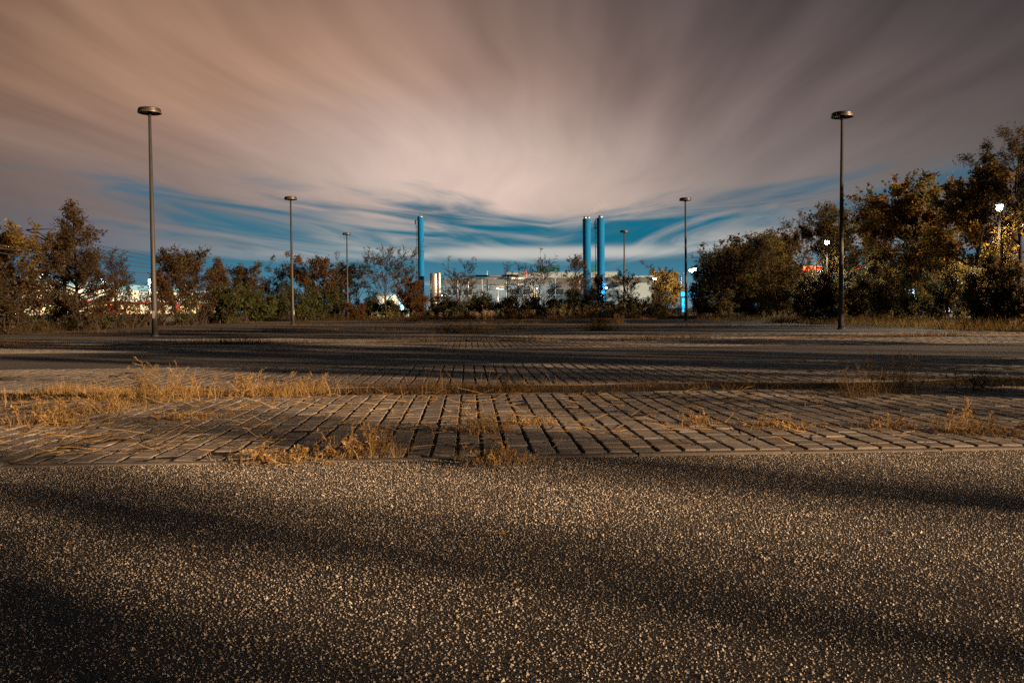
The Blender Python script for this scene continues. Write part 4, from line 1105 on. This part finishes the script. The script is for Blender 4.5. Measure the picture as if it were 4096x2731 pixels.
GS = 'shrubs of the verges'
SHRUBS = [
 (15, 1150, 120, 42, 'lf_brown', 1488, .12, 'brown bush at the left edge below the leftmost trees'),
 (215, 1175, 95, 47, 'lf_olive', 806, .12, 'olive bush left of the conical tree trunk'),
 (420, 1185, 95, 50, 'lf_olive', 620, .12, 'thin olive bush right of the conical tree'),
 (505, 1150, 60, 53, 'lf_brown', 310, .11, 'thin twiggy bush under the bare sapling'),
 (600, 1130, 55, 58, 'lf_rust', 434, .11, 'thin upright bush touching the nearest left lamp pole'),
 (735, 1170, 80, 61, 'lf_olive', 744, .12, 'olive bush right of the nearest left lamp pole'),
 (120, 1150, 90, 46, 'lf_olive', 620, .12, 'twiggy olive bush between the leftmost trees and the conical one'),
 (340, 1180, 100, 46, 'lf_brown', 806, .12, 'wide brown bush around the foot of the conical tree'),
 (560, 1185, 85, 56, 'lf_rust', 558, .12, 'sparse russet bush left of the nearest left lamp pole'),
 (800, 1165, 75, 64, 'lf_brown', 806, .13, 'brown bush below the pair of brown trees'),
 (905, 1135, 70, 70, 'lf_olive', 4200, .14, 'olive bush left of the large green bush'),
 (1010, 1148, 85, 72, 'lf_olive', 7000, .14, 'large rounded green bush between the two nearer left lamps'),
 (1125, 1135, 75, 86, 'lf_dark', 4600, .16, 'dark bush left of the middle left lamp pole'),
 (1208, 1165, 42, 82, 'lf_olive', 3200, .15, 'yellow-green bush hugging the middle left lamp pole'),
 (1268, 1150, 60, 86, 'lf_olive', 4200, .15, 'tall narrow green bush right of the middle left lamp'),
 (1350, 1140, 65, 90, 'lf_dark', 4400, .16, 'dark bush left of the farthest left lamp pole'),
 (1425, 1215, 36, 86, 'lf_rust', 2200, .14, 'low tan bush at the foot of the farthest left lamp'),
 (1490, 1175, 60, 92, 'lf_olive', 4000, .16, 'olive bush below the largest bare tree'),
 (1585, 1205, 60, 92, 'lf_olive', 3600, .16, 'low green bush before the lit shed'),
 (1690, 1185, 58, 92, 'lf_rust', 3800, .16, 'rusty bush below the single blue chimney'),
 (1765, 1200, 58, 92, 'lf_dark', 3800, .16, 'dark bush below the steel silos'),
 (1850, 1180, 72, 93, 'lf_dark', 4600, .16, 'dark bush under the left bare tree of the factory'),
 (1945, 1165, 76, 94, 'lf_dark', 5000, .16, 'tallest dark bush before the pipe bridge'),
 (2045, 1185, 66, 94, 'lf_dark', 4400, .16, 'dark bush left of the tall bare tree'),
 (2140, 1192, 62, 93, 'lf_dark', 4000, .16, 'dark bush at the foot of the tall bare tree'),
 (2235, 1195, 60, 93, 'lf_olive', 3800, .16, 'olive bush left of the reddish half-bare tree'),
 (2335, 1160, 72, 94, 'lf_olive', 5000, .16, 'mounded green bush below the paired chimneys'),
 (2450, 1195, 52, 94, 'lf_olive', 3400, .16, 'green bush right of the paired chimneys'),
 (2545, 1180, 62, 95, 'lf_olive', 4400, .16, 'yellow-green bush before the right end of the factory'),
 (2625, 1205, 46, 95, 'lf_olive', 3000, .15, 'small green bush below the lit golden tree'),
 (2800, 1090, 55, 86, 'lf_dark', 4200, .15, 'dark leafy bush right of the middle right lamp'),
 (2880, 1120, 85, 84, 'lf_dark', 6000, .15, 'dark bush below the first bare tree of the right belt'),
 (2990, 1090, 85, 76, 'lf_olive', 7000, .14, 'olive-gold bush below the smaller pine'),
 (3110, 1075, 85, 70, 'lf_olive', 7500, .14, 'olive bush left of the red glowing fascia'),
 (3235, 1085, 80, 56, 'lf_dark', 7000, .14, 'dark bush below the red glowing fascia'),
 (3060, 1010, 70, 78, 'lf_brown', 4200, .14, 'brown thicket below the smaller pine, behind the olive bushes'),
 (3180, 1000, 75, 72, 'lf_rust', 1300, .13, 'russet thicket left of the red glowing sign'),
 (3400, 1010, 75, 62, 'lf_dark', 5200, .14, 'dark thicket behind the nearest right lamp pole'),
 (3500, 960, 80, 58, 'lf_dark', 6000, .13, 'tall dark thicket between the slender bare tree and the orange-brown tree'),
 (3740, 960, 80, 50, 'lf_olive', 5200, .12, 'tall olive thicket between the two big golden trees'),
 (3330, 1085, 75, 55, 'lf_dark', 7000, .13, 'dark bush left of the nearest right lamp pole'),
 (3440, 1085, 85, 55, 'lf_dark', 8000, .13, 'dark bush right of the nearest right lamp pole'),
 (3550, 1050, 95, 50, 'lf_dark', 9000, .12, 'tall dark bush below the orange-brown tree'),
 (3680, 1065, 85, 47, 'lf_olive', 6500, .12, 'olive bush left of the twinkling pavilion lights'),
 (3800, 1090, 85, 43, 'lf_dark', 5000, .12, 'thin dark bush before the twinkling pavilion lights'),
 (3920, 1060, 95, 37.5, 'lf_olive', 8500, .11, 'olive bush below the largest golden tree'),
 (4005, 815, 60, 37, 'lf_gold', 1500, .10, 'thin golden bush right below the blazing street lamp'),
 (3312, 955, 50, 55, 'lf_gold', 1200, .11, 'thin yellow bush below the lamp in the dark pine'),
 (4050, 1020, 105, 35.5, 'lf_dark', 9500, .11, 'dark bush at the right edge below the towering pine'),
]
for i, (px, yt, hw, d, lm, nl, ls, lab) in enumerate(SHRUBS):
    px_tree('bush', px, yt, hw * 1.2, d, 'shrub', lm, nl, ls, lab, 2000 + i * 3, group=GS, cat='bush')

# the belt goes on along the right side of the lot past the camera: unseen trees, spaced so their gaps shape the low light on the lot
BELT = [(25.5, 34.5, 6.0, 2.0, 'broad', 6000), (24.0, 30.0, 7.4, 2.2, 'broad', 8000), (23.0, 25.6, 8.2, 2.3, 'broad', 8000), (21.8, 20.4, 8.6, 2.5, 'broad', 8000), (21.5, 13.8, 8.6, 2.4, 'broad', 8000), (21.0, 9.6, 7.0, 1.8, 'vase', 300), (20.8, 5.8, 8.4, 2.3, 'broad', 8000),
        (21.2, 2.2, 8.2, 2.2, 'broad', 8000), (20.4, -0.6, 7.0, 1.5, 'broad', 3600), (21.0, -4.4, 6.0, 1.6, 'vase', 0), (20.6, -8.2, 6.4, 1.0, 'vase', 420), (20.4, -10.4, 6.4, 1.0, 'broad', 380), (20.8, -12.6, 6.6, 1.2, 'broad', 750), (20.5, -15.8, 8.0, 2.5, 'broad', 7000),
        (22.5, -15.4, 8.0, 2.4, 'broad', 3200), (21.5, -20.5, 8.0, 3.0, 'broad', 9000), (20.0, -26.0, 7.4, 2.8, 'broad', 6000)]
for i, (x, y_, h, w) in enumerate([(-25.5, 38.5, 6.5, 2.6), (-27.5, 33.5, 7.0, 3.0), (-25.0, 29.0, 5.5, 2.4)]):
    tree('verge_tree', (x, y_, -0.04), h, w, 'broad', 'lf_brown', 3500, 0.15, 3300 + i, '%s tree of the left verge beyond the picture edge, counted towards the viewer' % ('first', 'second', 'third')[i], 'tree', 'verge trees outside the picture')
for i, (x, y_, h, w, st, nl) in enumerate(BELT):
    tree('belt_tree', (x, y_, -0.04), h * 1.10, w, st, 'lf_brown', int(nl * 0.72), 0.20, 3000 + i, '%s tree of the right belt beyond the picture edge, counted towards the viewer' % ('first', 'second', 'third', 'fourth', 'fifth', 'sixth', 'seventh', 'eighth', 'ninth', 'tenth', 'eleventh', 'twelfth', 'thirteenth', 'fourteenth', 'fifteenth', 'sixteenth', 'seventeenth')[i], 'tree', 'belt trees outside the picture')
for i, (x, y_, h, w) in enumerate([(34, 92, 9, 4), (36, 104, 10, 4.5), (38, 117, 10, 4.5), (40, 130, 10, 4.5), (43, 143, 10, 4.5), (30, 97, 8, 3.5), (28.5, 51, 9.0, 2.6), (28.8, 58, 9.3, 2.8), (29, 64, 9.0, 2.6), (29, 81, 8, 2.8), (28.5, 86, 7.2, 2.8)]):  # trees added behind the belt to block the low light and fill gaps
    tree('shade_belt_tree', (x, y_, -0.04), h, w, 'broad', 'lf_dark' if i < 6 else ('lf_olive', 'lf_brown', 'lf_dark')[i % 3], 5000, 0.28 if i < 6 else 0.19, 3100 + i, ('shade tree added far back behind the right belt, %s from the lot' % ('first', 'second', 'third', 'fourth', 'fifth', 'sixth', 'seventh', 'eighth', 'ninth', 'tenth', 'eleventh', 'twelfth')[i]), 'tree', 'shade trees added behind the right belt')

# ------------------------------------------------------------------ dry grass, weeds, fallen leaves
def grassmat(name, stops, tr=0.35):
    m = leafmat(name, stops, tr, 1.6)
    return m
M['straw'] = grassmat('straw_stems', [(0.0, (0.17, 0.100, 0.035)), (0.5, (0.36, 0.225, 0.082)), (1.0, (0.52, 0.36, 0.15))])
M['straw_dark'] = grassmat('brown_stems', [(0.0, (0.045, 0.026, 0.012)), (0.5, (0.10, 0.060, 0.026)), (1.0, (0.17, 0.105, 0.045))])
M['rough'] = grassmat('rough_grass_blades', [(0.0, (0.018, 0.014, 0.007)), (0.5, (0.042, 0.032, 0.015)), (1.0, (0.085, 0.058, 0.026))])  # darkened verge grass, the shade below the trees put into its colour
M['plume'] = grassmat('pale_plumes', [(0.0, (0.18, 0.14, 0.085)), (0.5, (0.34, 0.27, 0.17)), (1.0, (0.50, 0.41, 0.28))])
M['litter'] = leafmat('fallen_leaves', [(0.0, (0.07, 0.03, 0.010)), (0.5, (0.22, 0.10, 0.02)), (1.0, (0.50, 0.27, 0.04))], 0.25, 3.0)

def blades(P, L, w, lean, rng, segs=3, droop=0.5):
    n = len(P)
    a = rng.uniform(0, 2 * np.pi, n)
    h = np.stack([np.cos(a), np.sin(a), np.zeros(n)], 1)
    d = norm(h * (np.abs(rng.normal(0, lean, n)))[:, None] + np.array([0, 0, 1.0]))
    side = np.stack([-np.sin(a), np.cos(a), np.zeros(n)], 1)
    V = np.empty((n, segs + 1, 2, 3)); p = P.copy()
    dr = rng.uniform(0.2, 1.0, n) * droop
    for j in range(segs + 1):
        ww = (w * (1 - 0.75 * j / segs))[:, None] * 0.5
        V[:, j, 0] = p - side * ww; V[:, j, 1] = p + side * ww
        d = norm(d + h * (dr / segs)[:, None] - np.array([0, 0, 1.0]) * (dr * j / segs / segs)[:, None])
        p = p + d * (L / segs)[:, None]
    V[:, :, :, 2] = np.maximum(V[:, :, :, 2], 0.012)
    idx = np.arange(n * (segs + 1) * 2).reshape(n, segs + 1, 2)
    F = np.stack([idx[:, :-1, 0], idx[:, :-1, 1], idx[:, 1:, 1], idx[:, 1:, 0]], -1).reshape(-1, 4)
    return V.reshape(-1, 3), F
def fbm(x, y, s, seed):
    r = np.random.default_rng(seed); v = np.zeros_like(x)
    for k in range(5):
        ax, ay, ph = r.uniform(-1, 1) * s * (1.7 ** k), r.uniform(-1, 1) * s * (1.7 ** k), r.uniform(0, 6.28)
        v += np.sin(ax * x + ay * y + ph) / (1.35 ** k)
    return v / 2.2
def weedstems(P, H, rng, spread=0.5, kids=7, thick=0.004):
    """branching dry stalks -> packed V,F plus tips"""
    n = len(P)
    D = norm(np.stack([rng.normal(0, spread, n), rng.normal(0, spread, n), np.ones(n)], 1))
    t0, q0 = branch(P, D, H, np.full(n, thick), np.full(n, thick * 0.5), 5, 0.09, 0.0, rng)
    p, d, L, r = sprout(t0, q0, kids, 0.2, 0.98, 45, rng, 0.40)
    t1, q1 = branch(p, d, L, np.full(len(p), thick * .6), np.full(len(p), thick * .35), 3, 0.16, 0.02, rng)
    p, d, L, r = sprout(t1, q1, 3, 0.25, 1.0, 45, rng, 0.5)
    t2, q2 = branch(p, d, L, np.full(len(p), thick * .4), np.full(len(p), thick * .3), 2, 0.16, 0.0, rng)
    for t_ in (t0, t1, t2): t_[:, :, 2] = np.maximum(t_[:, :, 2], 0.014)
    parts = [(*prisms(t0, q0, 3), 0), (*prisms(t1, q1, 3), 0), (*prisms(t2, q2, 3), 0)]
    return parts, np.vstack([t2[:, -1], t1[:, -1], t1[:, 2]])
def ground_at(px, py):
    v = at(px, py, 10.0) - CAM_P
    t = -CAM_H / v.z
    return CAM_P + v * t

rg = np.random.default_rng(77)
# the grass growing in the first planting strip: thick and golden on the left, thinner to the right
def strip_grass(i, y0, y1, n, xr, Lr, wd, m, dens, label):
    x = rg.uniform(xr[0], xr[1], n * 6); yy = rg.uniform(y0, y1, n * 6)
    k = dens(x, yy) > rg.random(len(x))
    x, yy = x[k][:n], yy[k][:n]
    P = np.stack([x, yy, np.full(len(x), 0.0)], 1)
    L = rg.uniform(Lr[0], Lr[1], len(x)) * (0.55 + 0.75 * np.clip(fbm(x, yy, 1.9, i + 60), -0.45, 1.2))
    V, F = blades(P, np.maximum(L, 0.04), np.full(len(x), wd), 0.55, rg, 3 if i < 10 else 2, 0.9)
    o = np_obj('dry_grass', V, F, m)
    tag(o, label, 'grass', kind='stuff')
g0, g1 = greens[0]
def clump(x, y, s, seed): return np.clip(0.5 + 1.3 * fbm(x, y * 1.3, s, seed), 0, 1) ** 1.5
mid = (g0 + g1) / 2
strip_grass(1, g0 - 1.3, g1 + 0.35, 24000, (-11.0, 1.4), (0.06, 0.30), 0.0046, M['straw'],
            lambda x, y: (0.06 + 0.94 * clump(x, y, 1.5, 5)) * np.exp(-((y - mid - 0.1) / np.where(x < -1.5, 0.75, 0.5)) ** 2) * np.clip((-1.3 - x) / 1.8, 0.02, 1), 'thick golden dry grass in the first planting strip')
strip_grass(2, g0 - 0.5, g1 + 0.30, 13000, (-2.0, 10.5), (0.03, 0.17), 0.0046, M['straw_dark'], lambda x, y: (0.06 + 0.9 * clump(x, y, 1.6, 9)) * np.exp(-((y - mid) / 0.5) ** 2), 'low brown dry grass in the right half of the first planting strip')
for i, (a0, a1) in enumerate(greens[1:]):
    if a0 > 84: continue
    hw = min(0.62 * a1 + 2, 21)
    strip_grass(11 + i, a0 - 0.2, a1 + 0.1, 6500, (max(LX0, -hw), min(LX1, hw + 1)), (0.08, 0.34), 0.013 + 0.003 * i, M['straw_dark'],
                lambda x, y: 0.12 + 0.8 * np.clip(0.25 + fbm(x, y, 0.8, 31), 0, 1), 'brown dry grass in the %s planting strip' % ('second', 'third', 'fourth', 'fifth', 'sixth')[i])
# tufts in the paver joints and along the kerbs
def joint_grass():
    xs, ys = [], []
    for k, (a0, a1) in enumerate(strips[:4]):
        n = (5200, 3000, 1800, 1200)[k]
        hw = 0.62 * a1 + 1.5
        c = rg.integers(int(-hw / PITCH_X), int(hw / PITCH_X), n)
        x = -0.335 + (c + 0.5) * PITCH_X + rg.normal(0, 0.008, n); yv = rg.uniform(a0, a1, n)
        keep = np.clip(fbm(x, yv, 1.6, 40 + k) * 0.9 + 0.15, 0, 1) > rg.random(n)
        xs.append(x[keep]); ys.append(yv[keep])
    x, yv = np.concatenate(xs), np.concatenate(ys)
    x = np.repeat(x, 5) + rg.normal(0, 0.012, len(x) * 5); yv = np.repeat(yv, 5) + rg.normal(0, 0.02, len(yv) * 5)
    P = np.stack([x, yv, np.full(len(x), -0.01)], 1)
    V, F = blades(P, rg.uniform(0.02, 0.085, len(x)), np.full(len(x), 0.0045), 0.7, rg, 2, 0.8)
    tag(np_obj('joint_grass', V, F, M['straw_dark']), 'short dry grass sprouting from the paver joints', 'grass', kind='stuff')
joint_grass()
# loose dry stalks lying over the paving on the left and centre
def litter_stalks():
    n = 900
    x = np.concatenate([rg.normal(-2.6, 1.6, n - 330), rg.normal(0.8, 2.0, 330)]); yv = rg.uniform(5.6, 9.6, n)
    a = rg.uniform(0, 6.28, n); L = rg.uniform(0.06, 0.34, n)
    D = np.stack([np.cos(a), np.sin(a), rg.uniform(-0.02, 0.12, n)], 1)
    t0, q0 = branch(np.stack([x, yv, np.full(n, 0.028)], 1), D, L, np.full(n, 0.0024), np.full(n, 0.0014), 4, 0.16, 0.01, rg)
    t0[:, :, 2] = np.clip(t0[:, :, 2], 0.026, 0.11)
    V, F = prisms(t0, q0, 3)
    tag(np_obj('fallen_stalks', V, F, M['straw']), 'loose straw-coloured stalks lying on the pavers', 'stalks', kind='stuff')
    n = 900
    x = rg.uniform(-9, 9, n); yv = rg.uniform(3.2, 14.5, n)
    k = rg.random(n) < np.where(yv < Y_K, 0.12, np.where(np.abs(yv - 9.9) < 1.4, 1.0, 0.35))
    C = np.stack([x, yv, np.full(n, 0.034)], 1)[k]
    V, F = leaves(C, 0.035, rg, 0.0, 0.8)
    V[:, 2] = 0.030 + (V[:, 2] - 0.034) * 0.4 + 0.004
    tag(np_obj('leaf_litter', V, F, M['litter']), 'small fallen autumn leaves scattered over the paving', 'leaves', kind='stuff')
litter_stalks()

# single weed clumps that stand out
def weed(px, py, h, w, n, label, m='straw', kids=7, blades_n=120, thick=0.0032, spread=0.6, name='weed_clump'):
    b = ground_at(px, py); b.z = 0.0
    root = empty(name, b)
    n = int(n * 1.6); blades_n *= 2
    P = np.stack([rg.normal(0, w * 0.28, n), rg.normal(0, w * 0.20, n), np.full(n, 0.005)], 1)
    parts, tips = weedstems(P, h * rg.uniform(0.5, 1.1, n), rg, spread, kids, thick)
    V, F, I = pack(parts)
    np_obj('stems', V, F, M[m], root)['kind'] = 'stuff'
    Pb = np.stack([rg.normal(0, w * 0.42, blades_n), rg.normal(0, w * 0.28, blades_n), np.zeros(blades_n)], 1)
    Vb, Fb = blades(Pb, rg.uniform(0.25, 0.75, blades_n) * h, np.full(blades_n, thick * 1.6), 0.9, rg, 3, 1.0)
    Vl, Fl = leaves(tips[rg.random(len(tips)) < 0.35], 0.012 + thick * 1.6, rg, 0.2)
    V, F, I = pack([(Vb, Fb, 0), (Vl, Fl, 0)])
    np_obj('dry_leaves', V, F, M[m], root)
    tag(root, label, 'weed', 'dry weeds on the paving')
weed(1455, 1826, 0.24, 0.34, 16, 'golden dry weed with crossing stalks at the front kerb, left of centre')
weed(1130, 1848, 0.13, 0.55, 22, 'low sprawling golden weed lying along the front kerb', spread=1.5)
weed(2005, 1856, 0.15, 0.30, 12, 'small tufted weed growing from the front kerb at centre', spread=0.9)
weed(1945, 1735, 0.22, 0.32, 12, 'thin tangled weed in the middle of the front paving', spread=0.8)
weed(2130, 1705, 0.13, 0.25, 8, 'low weed with one long slanting stalk right of centre', spread=1.2)
weed(640, 1610, 0.42, 0.75, 26, 'large bristling golden weed at the edge of the left grass')
weed(395, 1655, 0.34, 0.55, 18, 'tangled golden weed left of the large bristling one', spread=0.9)
weed(205, 1700, 0.26, 0.50, 14, 'sprawling thin weed at far left of the paving', spread=1.1)
weed(760, 1680, 0.14, 0.50, 16, 'low bright straw mat in front of the left grass', spread=1.8)
weed(985, 1585, 0.30, 0.45, 18, 'dense upright golden weed in the left grass strip')
weed(1240, 1570, 0.24, 0.45, 14, 'golden weed at the right end of the thick grass')
weed(3120, 1715, 0.12, 0.42, 14, 'round mound of weed on the right paving', spread=1.0, blades_n=220)
weed(2790, 1705, 0.11, 0.25, 8, 'small forked weed right of centre on the paving')
weed(3560, 1575, 0.42, 0.5, 14, 'tall group of upright stalks in the right planting strip', 'straw_dark', spread=0.14)
weed(3420, 1590, 0.34, 0.4, 9, 'few thin upright stalks left of the tall stalk group', 'straw_dark', spread=0.2)
weed(3545, 1720, 0.16, 0.3, 7, 'thin forked weed on the right paving', spread=0.7)
weed(3850, 1735, 0.26, 0.3, 6, 'weed with one long tilted stalk near the right edge', spread=0.9)
weed(3990, 1745, 0.16, 0.5, 12, 'flat twiggy weed by the right edge', 'straw_dark', spread=1.4)
weed(3900, 1570, 0.28, 0.6, 12, 'broad brown weed at the right end of the planting strip', 'straw_dark')
weed(2050, 1570, 0.22, 0.4, 12, 'brown weed with two upright spikes in the centre of the planting strip', 'straw_dark', spread=0.3)
weed(2405, 1322, 0.62, 1.0, 26, 'upright reddish weed bush standing alone on the far paving', 'straw_dark', spread=0.2, thick=0.008, blades_n=300)
weed(2470, 1296, 0.62, 0.5, 12, 'thinner reddish weed right of the lone weed bush', 'straw_dark', spread=0.15, thick=0.009)
weed(1830, 1332, 0.45, 1.6, 22, 'wide low reddish weed patch on the far paving', 'straw_dark', spread=0.4, thick=0.008, blades_n=300)

# rough grass of the verges round the lot
def verge(name, pts, n, Lr, wd, m, label):
    """grass filling a quadrilateral given by four ground corners"""
    q = np.array([(p[0], p[1]) for p in pts])
    u, v = rg.random(n * 2), rg.random(n * 2)
    xy = (q[0] * ((1 - u) * (1 - v))[:, None] + q[1] * (u * (1 - v))[:, None] + q[2] * (u * v)[:, None] + q[3] * ((1 - u) * v)[:, None])
    k = np.clip(0.55 + 0.5 * fbm(xy[:, 0], xy[:, 1], 0.5, 3), 0.1, 1) > rg.random(n * 2)
    xy = xy[k][:n]
    L = rg.uniform(Lr[0], Lr[1], len(xy)) * (0.7 + 0.4 * fbm(xy[:, 0], xy[:, 1], 0.7, 8))
    V, F = blades(np.column_stack([xy, np.full(len(xy), -0.05)]), np.maximum(L, 0.08), np.full(len(xy), wd), 0.35, rg, 2, 0.6)
    tag(np_obj(name, V, F, m), label, 'grass', kind='stuff')
verge('rough_grass', [(-28, 34), (-21.3, 34), (-21.3, 88), (-28, 88)], 19000, (0.25, 0.85), 0.021, M['rough'], 'rough brown grass below the trees of the left verge')
verge('rough_grass', [(18.8, 30), (25.5, 30), (25.5, 88), (18.8, 88)], 17000, (0.2, 0.7), 0.021, M['rough'], 'rough brown grass below the right tree belt')
verge('rough_grass', [(-24, 84.5), (21, 84.5), (21, 95), (-24, 95)], 17000, (0.3, 0.9), 0.031, M['rough'], 'rough grass below the hedge at the far end of the lot')
# tall weeds at the far end, leaves coloured pale in place of street light
def tall_weeds():
    n = 360
    px = np.concatenate([rg.uniform(2200, 2740, 300), rg.uniform(1420, 2250, 60)])
    P, H = [], []
    for p_ in px:
        d = rg.uniform(86.5, 91.5)
        b = base(p_, d); P.append((b.x, b.y, -0.05)); H.append(rg.uniform(0.8, 1.75) if p_ > 2200 else rg.uniform(0.5, 1.1))
    P, H = np.array(P), np.array(H)
    parts, tips = weedstems(P, H, rg, 0.10, 5, 0.012)
    idx = rg.integers(0, len(tips), 9000)
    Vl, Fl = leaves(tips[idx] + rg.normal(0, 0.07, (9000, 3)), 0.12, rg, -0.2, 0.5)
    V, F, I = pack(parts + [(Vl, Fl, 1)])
    tag(np_obj('tall_weeds', V, F, [M['straw_dark'], M['lf_lit']], midx=I), 'tall weeds at the far end, coloured pale as if lit by a street lamp', 'weeds', kind='stuff')
tall_weeds()
ORD = ('first', 'second', 'third', 'fourth', 'fifth', 'sixth', 'seventh', 'eighth', 'ninth')
for k, (px, hpx, wpx) in enumerate([(1763, 26, 8), (1784, 24, 9), (1864, 36, 10), (1880, 30, 14), (1905, 26, 14), (1938, 32, 10), (1963, 30, 18), (2062, 38, 60), (2128, 32, 14)]):
    d = 84.6
    b = base(px, d)
    root = empty('grass_tussock', b)
    w, h = wpx / FPX * d, hpx / FPX * d
    n = int(160 + 500 * w)
    P = np.stack([rg.normal(0, w * .34, n), rg.normal(0, 0.12, n), np.full(n, -0.03)], 1)
    V, F = blades(P, h * rg.uniform(0.45, 0.85, n), np.full(n, 0.018), 0.22, rg, 3, 0.4)
    np_obj('blades', V, F, M['straw_dark'], root)
    C = np.stack([rg.normal(0, w * .42, n * 2), rg.normal(0, .14, n * 2), h * rg.uniform(0.45, 1.05, n * 2)], 1)
    V, F = leaves(C, 0.11, rg, -0.8, 0.4)
    np_obj('plumes', V, F, M['plume'], root)
    tag(root, '%s pale feathery grass tussock from the left along the far hedge foot' % ORD[k], 'grass tussock', 'pale tussocks before the hedge')
